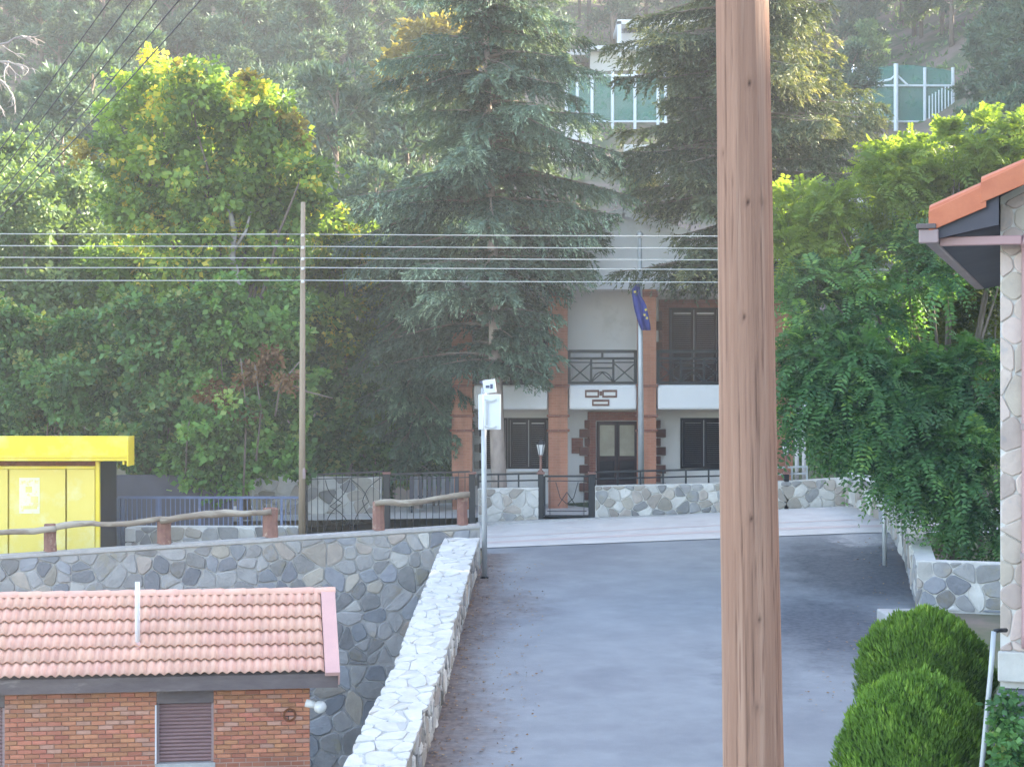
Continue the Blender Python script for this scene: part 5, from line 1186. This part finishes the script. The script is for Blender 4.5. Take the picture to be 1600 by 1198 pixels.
# ------------------------------------------------------------------ hillside: pines, terraces, courts, buildings
def pinemesh(seed, h, rad, nl, mat, tufts=330, per=16):
    R_ = np.random.default_rng(seed); nlob = nl
    zc = R_.uniform(.32, .97, nlob)*h; az = R_.uniform(0, 2*pi, nlob); rr = rad*(1-((zc/h-.3)/.85)**1.6*.8)*R_.uniform(.25, .8, nlob)
    C0 = np.stack([np.cos(az)*rr, np.sin(az)*rr, zc], 1); C0[-1] = (0, 0, h*.96); S = rad*R_.uniform(.25, .45, nlob)*(1.1-zc/h*.4)
    li = R_.integers(0, nlob, tufts); d = rdir(R_, tufts, .3); C = C0[li]+d*(S[li]*R_.uniform(.55, 1.05, tufts))[:, None]*np.array([1,1,.62])
    ci = np.repeat(np.arange(tufts), per); n = len(ci); P = C[ci]+rdir(R_, n)*(.28*R_.random(n))[:, None]
    D = unit(d[ci]*.5+rdir(R_, n)*.8+np.array([0,0,.25])); N = rdir(R_, n, .6); L = R_.uniform(.22, .48, n); V, Fq = blades(P, D, N, L, L*.3)
    tmp = npmesh('crown', V, Fq, mat, None, np.clip(R_.random(tufts)[ci]*.6+R_.random(n)*.4, 0, 1)); me = tmp.data; bpy.data.objects.remove(tmp)
    m = MB(); m.tube([(0,0,-.6),(.05,0,h*.4),(0,.05,h*.92)], [.17,.12,.03], 6)
    for k in range(nlob): m.tube([(0,0,max(.25*h, C0[k][2]-.9)), tuple(C0[k])], [.06,.02], 4, caps=False)
    tr = m.build('trunk', M['bark'], smooth=True); tm_ = tr.data; bpy.data.objects.remove(tr); return me, tm_
PV = [pinemesh(100+k, h, r, n, L_['pine'], tufts=tf) for k, (h, r, n, tf) in enumerate(((8.5,2.6,16,400),(10,2.4,18,420),(7,2.8,14,380),(9.2,2.9,18,430),(6,2.2,12,320)))]
SHR = [pinemesh(200+k, h, r, n, L_[mt], tufts=tf) for k, (h, r, n, tf, mt) in enumerate(((2.6,1.6,8,200,'olive'),(3.4,1.9,9,230,'olive'),(2.2,1.5,7,170,'shrub')))]
def plant(nm, me, x, y, s, rot, label, group, cat='tree'):
    o = empty(nm, (x, y, T(x, y)-.1), label, cat, group, rz=rot); o.scale = (s, s, s*1.0)
    for name, mm in (('crown', me[0]), ('trunk', me[1])): c = bpy.data.objects.new(name, mm); COL.objects.link(c); c.parent = o
    return o
rg = random.Random(17); pts = []
def free(x, y, d): return all((x-a)**2+(y-b)**2 > d*d for a, b in pts)
tries = 0
while len(pts) < 230 and tries < 12000:
    tries += 1; y = rg.uniform(68, 165); px = rg.uniform(-120, 1720); x = X(px, y)
    if px > 640:
        if y < 121 and px < 1520: continue
        if 860 < px < 1130 and y < 132: continue
        if 1130 <= px < 1500 and y < 118: continue
    if not free(x, y, 2.6+.011*y): continue
    pts.append((x, y)); far = y > 112
    zone = 'above the upper left corner cables' if px < 200 else 'above the tall broadleaf tree' if px < 480 else 'left of the large blue-green conifer' if px < 640 else 'between the conifer and the hilltop building' if px < 900 else 'above the right-hand court'
    plant('pine_tree', PV[rg.randrange(5)], x, y, rg.uniform(.8, 1.15), rg.uniform(0, 6.3), f'hazy pine high on the wooded hillside {zone}' if far else f'pine on the near wooded slope {zone}', f'{"far" if far else "near"} pines {zone}')
for k, (px, y, v, lab) in enumerate(((700,72,1,'pine right behind the top of the large blue-green conifer'),(1330,100,0,'low pine at the left side of the right-hand court'),(1572,112,3,'bluish pine standing right of the green court fence'),(1640,104,1,'bluish pine cut by the right picture edge'))):
    x = X(px, y); plant('pine_tree', PV[v], x, y, .8, k, lab, None)
n = 0
while n < 46:
    y = rg.uniform(74, 150); px = rg.uniform(620, 1700); x = X(px, y)
    if y > 104 and y < 116 and px > 860: continue
    if y > 104 and 880 < px < 1070: continue
    n += 1; plant('hillside_shrub', SHR[rg.randrange(3)], x, y, rg.uniform(.6, 1.15)*(.55 if (px > 860 and 92 < y <= 104) else 1), rg.uniform(0, 6.3), 'grey-green scrub bush dotted over the terraced slope', 'scrub on the terraced slope', 'bush')
# golden tree behind the conifer top
gt = thing('golden_tree', (X(655,80), 80, T(X(655,80),80)), 'golden sunlit tree glowing behind the upper left of the large conifer', 'tree')
lb = lobes_px([(640,95,30),(690,80,30),(660,60,26),(615,110,22),(700,50,24),(720,110,25)], 80, .8, R0); broadleaf(gt, lb, 130, 44, .26, L_['gold'], 61, spread=.45); limbs(gt, (X(655,80), 80, T(X(655,80),80)), lb, .14, 62)
# low undergrowth on the slope
R_ = np.random.default_rng(77); nc = 5200; yy = R_.uniform(58, 175, nc); pp = R_.uniform(-150, 1750, nc); xx = (pp-800)/F*yy; zz = np.array([T(float(a), float(b)) for a, b in zip(xx, yy)])
ci = np.repeat(np.arange(nc), 9); n = len(ci); P = np.stack([xx, yy, zz], 1)[ci]+rdir(R_, n)*np.array([.6,.6,.25])*R_.random(n)[:, None]
L = R_.uniform(.2, .5, n); V, Fq = blades(P, rdir(R_, n, .9), rdir(R_, n, .3), L, L*.4)
tag(npmesh('undergrowth', V, Fq, L_['olive'], None, R_.random(n)), 'low grey-green undergrowth covering the hillside soil', 'undergrowth', kind='stuff')
# far ridge behind: one wooded mass
R_ = np.random.default_rng(78); nc = 9000; yy = R_.uniform(168, 270, nc); pp = R_.uniform(-300, 1750, nc); xx = (pp-800)/F*yy; zz = np.array([T(float(a), float(b)) for a, b in zip(xx, yy)])+R_.uniform(0, 5, nc)
ci = np.repeat(np.arange(nc), 8); n = len(ci); P = np.stack([xx, yy, zz], 1)[ci]+rdir(R_, n)*1.1; L = R_.uniform(.5, 1.2, n); V, Fq = blades(P, rdir(R_, n, .5), rdir(R_, n, .5), L, L*.5)
tag(npmesh('far_forest', V, Fq, L_['pine'], None, R_.random(n)), 'hazy distant pine forest on the far ridge', 'forest', kind='stuff')

_n = M['teal'].node_tree; _b = _n.nodes['Principled BSDF']; _b.inputs['Alpha'].default_value = .5      # see-through mesh
# courts with green windscreen and pale posts
def court(name, Y, px0, px1, ypt, ypb, posts, label, arch=0):
    o = thing(name, (X((px0+px1)/2,Y), Y, T(X((px0+px1)/2,Y), Y)), label, 'court fence')
    n = len(posts)-1
    for a, b in zip(posts, posts[1:]):
        m = MB(); k = 6; vs = []
        for i in range(k+1):
            px = a+(b-a)*i/k; top = ypt-(arch*sin(pi*min(1, max(0, (px-px0)/(px1-px0)))) if arch else 0); vs += [at(px, ypb, Y), at(px, top, Y)]
        m.add(vs, [(2*i, 2*i+2, 2*i+3, 2*i+1) for i in range(k)]); q = m.build('mesh_panel', M['teal'], o); s = q.modifiers.new('t', 'SOLIDIFY'); s.thickness = .03
    for a in posts:
        m = MB(); m.tube([at(a, ypb+12, Y-.1), at(a, ypt-6, Y-.1)], .09, 6); m.build('fence_post', M['whiteplate'], o)
    m = MB(); m.tube([at(px0, ypt+22 if arch else ypt, Y-.1), at(px1, ypt+22 if arch else ypt, Y-.1)], .07, 5); m.build('top_rail', M['whiteplate'], o)
    m = MB(); m.tube([at(px0, ypb, Y-.1), at(px1, ypb, Y-.1)], .06, 5); m.build('bottom_rail', M['whiteplate'], o); return o
court('court_fence', 111, 885, 1040, 118, 190, [885,902,925,957,992,1028,1040], 'green windscreen fence with pale posts between the two conifers')
o = court('court_fence', 109, 1337, 1490, 112, 190, [1337,1357,1400,1445,1489], 'green arched court enclosure with pale posts on the right hillside', arch=10)
m = MB(); m.tube([at(1400,205,108.6), at(1400,100,108.6)], .13, 8); m.build('tall_post', M['whiteplate'], o)
m = MB(); m.tube([at(1357,132,108.8), at(1392,124,108.8), at(1400,116,108.8), at(1418,133,108.8)], .07, 5); m.build('brace', M['whiteplate'], o)
m = MB()
for px in range(1452, 1488, 5): m.tube([at(px, 200, 108.8), at(px, 150-(px-1452)*.6, 108.8)], .04, 4)
m.build('thin_rods', M['whiteplate'], o)
fl_ = thing('floodlight', (X(1332,110), 110, T(X(1332,110),110)), 'small T-shaped floodlight mast left of the right-hand court', 'floodlight')
m = MB(); m.tube([at(1332,215,110), at(1332,78,110)], .09, 6); m.build('mast', M['whiteplate'], fl_)
m = MB(); m.box((X(1324,110),109.7,Z(77,110)), (X(1341,110),110.1,Z(73,110))); m.build('lamp_bar', M['whiteplate'], fl_)
# flat-roofed white building between the conifers
bd = thing('hilltop_building', (X(985,128), 128, T(X(985,128),128)), 'flat-roofed white building with framed opening high between the conifers', 'building')
Yb = 128
def bb(nm, mt, a, b, c, d, y0, y1): m = MB(); m.box((X(a,Yb), y0, Z(d,Yb)), (X(b,Yb), y1, Z(c,Yb))); return m.build(nm, M[mt], bd)
bb('wall', 'plaster_in', 971, 1090, 48, 140, Yb+1, Yb+8); bb('frame_post', 'plaster', 964, 970, 36, 92, Yb-.6, Yb+.2); bb('frame_beam', 'plaster', 964, 1090, 33.5, 40.5, Yb-.6, Yb+8); bb('terrace_slab', 'plaster', 917, 1090, 75, 81, Yb-.9, Yb+8)
bb('lower_wall', 'plaster_in', 922, 1090, 81.5, 140, Yb, Yb+7.9); bb('terrace_slab', 'plaster', 878, 918, 84, 88, Yb-.5, Yb+6)
for px in (884,891,898,905,912): bb('baluster', 'plaster', px, px+3, 79.5, 83.8, Yb-.4, Yb-.2)
bb('window', 'glass', 976, 1010, 41, 47.5, Yb+.9, Yb+.99)
# pale retaining walls on the slope
def pwall(px0, px1, y0, y1, Y, label, mat='plaster_in'):
    m = MB(); m.box((X(px0,Y), Y, min(Z(y1,Y), T(X(px0,Y),Y))-.5), (X(px1,Y), Y+.4, Z(y0,Y))); tag(m.build('terrace_wall', M[mat], bevel=.03), label, 'retaining wall')
pwall(858, 925, 194, 222, 104, 'short white terrace wall seen between the two tall conifers')
pwall(1205, 1350, 283, 304, 92, 'long pale terrace wall glimpsed behind the sunlit feathery tree')
pwall(1500, 1640, 214, 228, 100, 'pale terrace wall at the right edge below the pines')
pwall(975, 1120, 226, 240, 98, 'buff terrace wall behind the dark cedar', 'mortar_light')

# ------------------------------------------------------------------ haze
HAZE = .0008
m = MB(); m.box((-150,-70,-10.7), (150,292,86)); o = m.build('haze', M['glass']); o.data.materials.clear()
hm = bpy.data.materials.new('haze_air'); hm.use_nodes = True; n_ = hm.node_tree; n_.nodes.clear()
pv = n_.nodes.new('ShaderNodeVolumePrincipled'); pv.inputs['Color'].default_value = (.93,.96,1,1); pv.inputs['Density'].default_value = HAZE; pv.inputs['Anisotropy'].default_value = 0.0
ou = n_.nodes.new('ShaderNodeOutputMaterial'); n_.links.new(pv.outputs[0], ou.inputs['Volume']); o.data.materials.append(hm); tag(o, 'thin bluish haze filling the valley air', 'haze', kind='stuff')
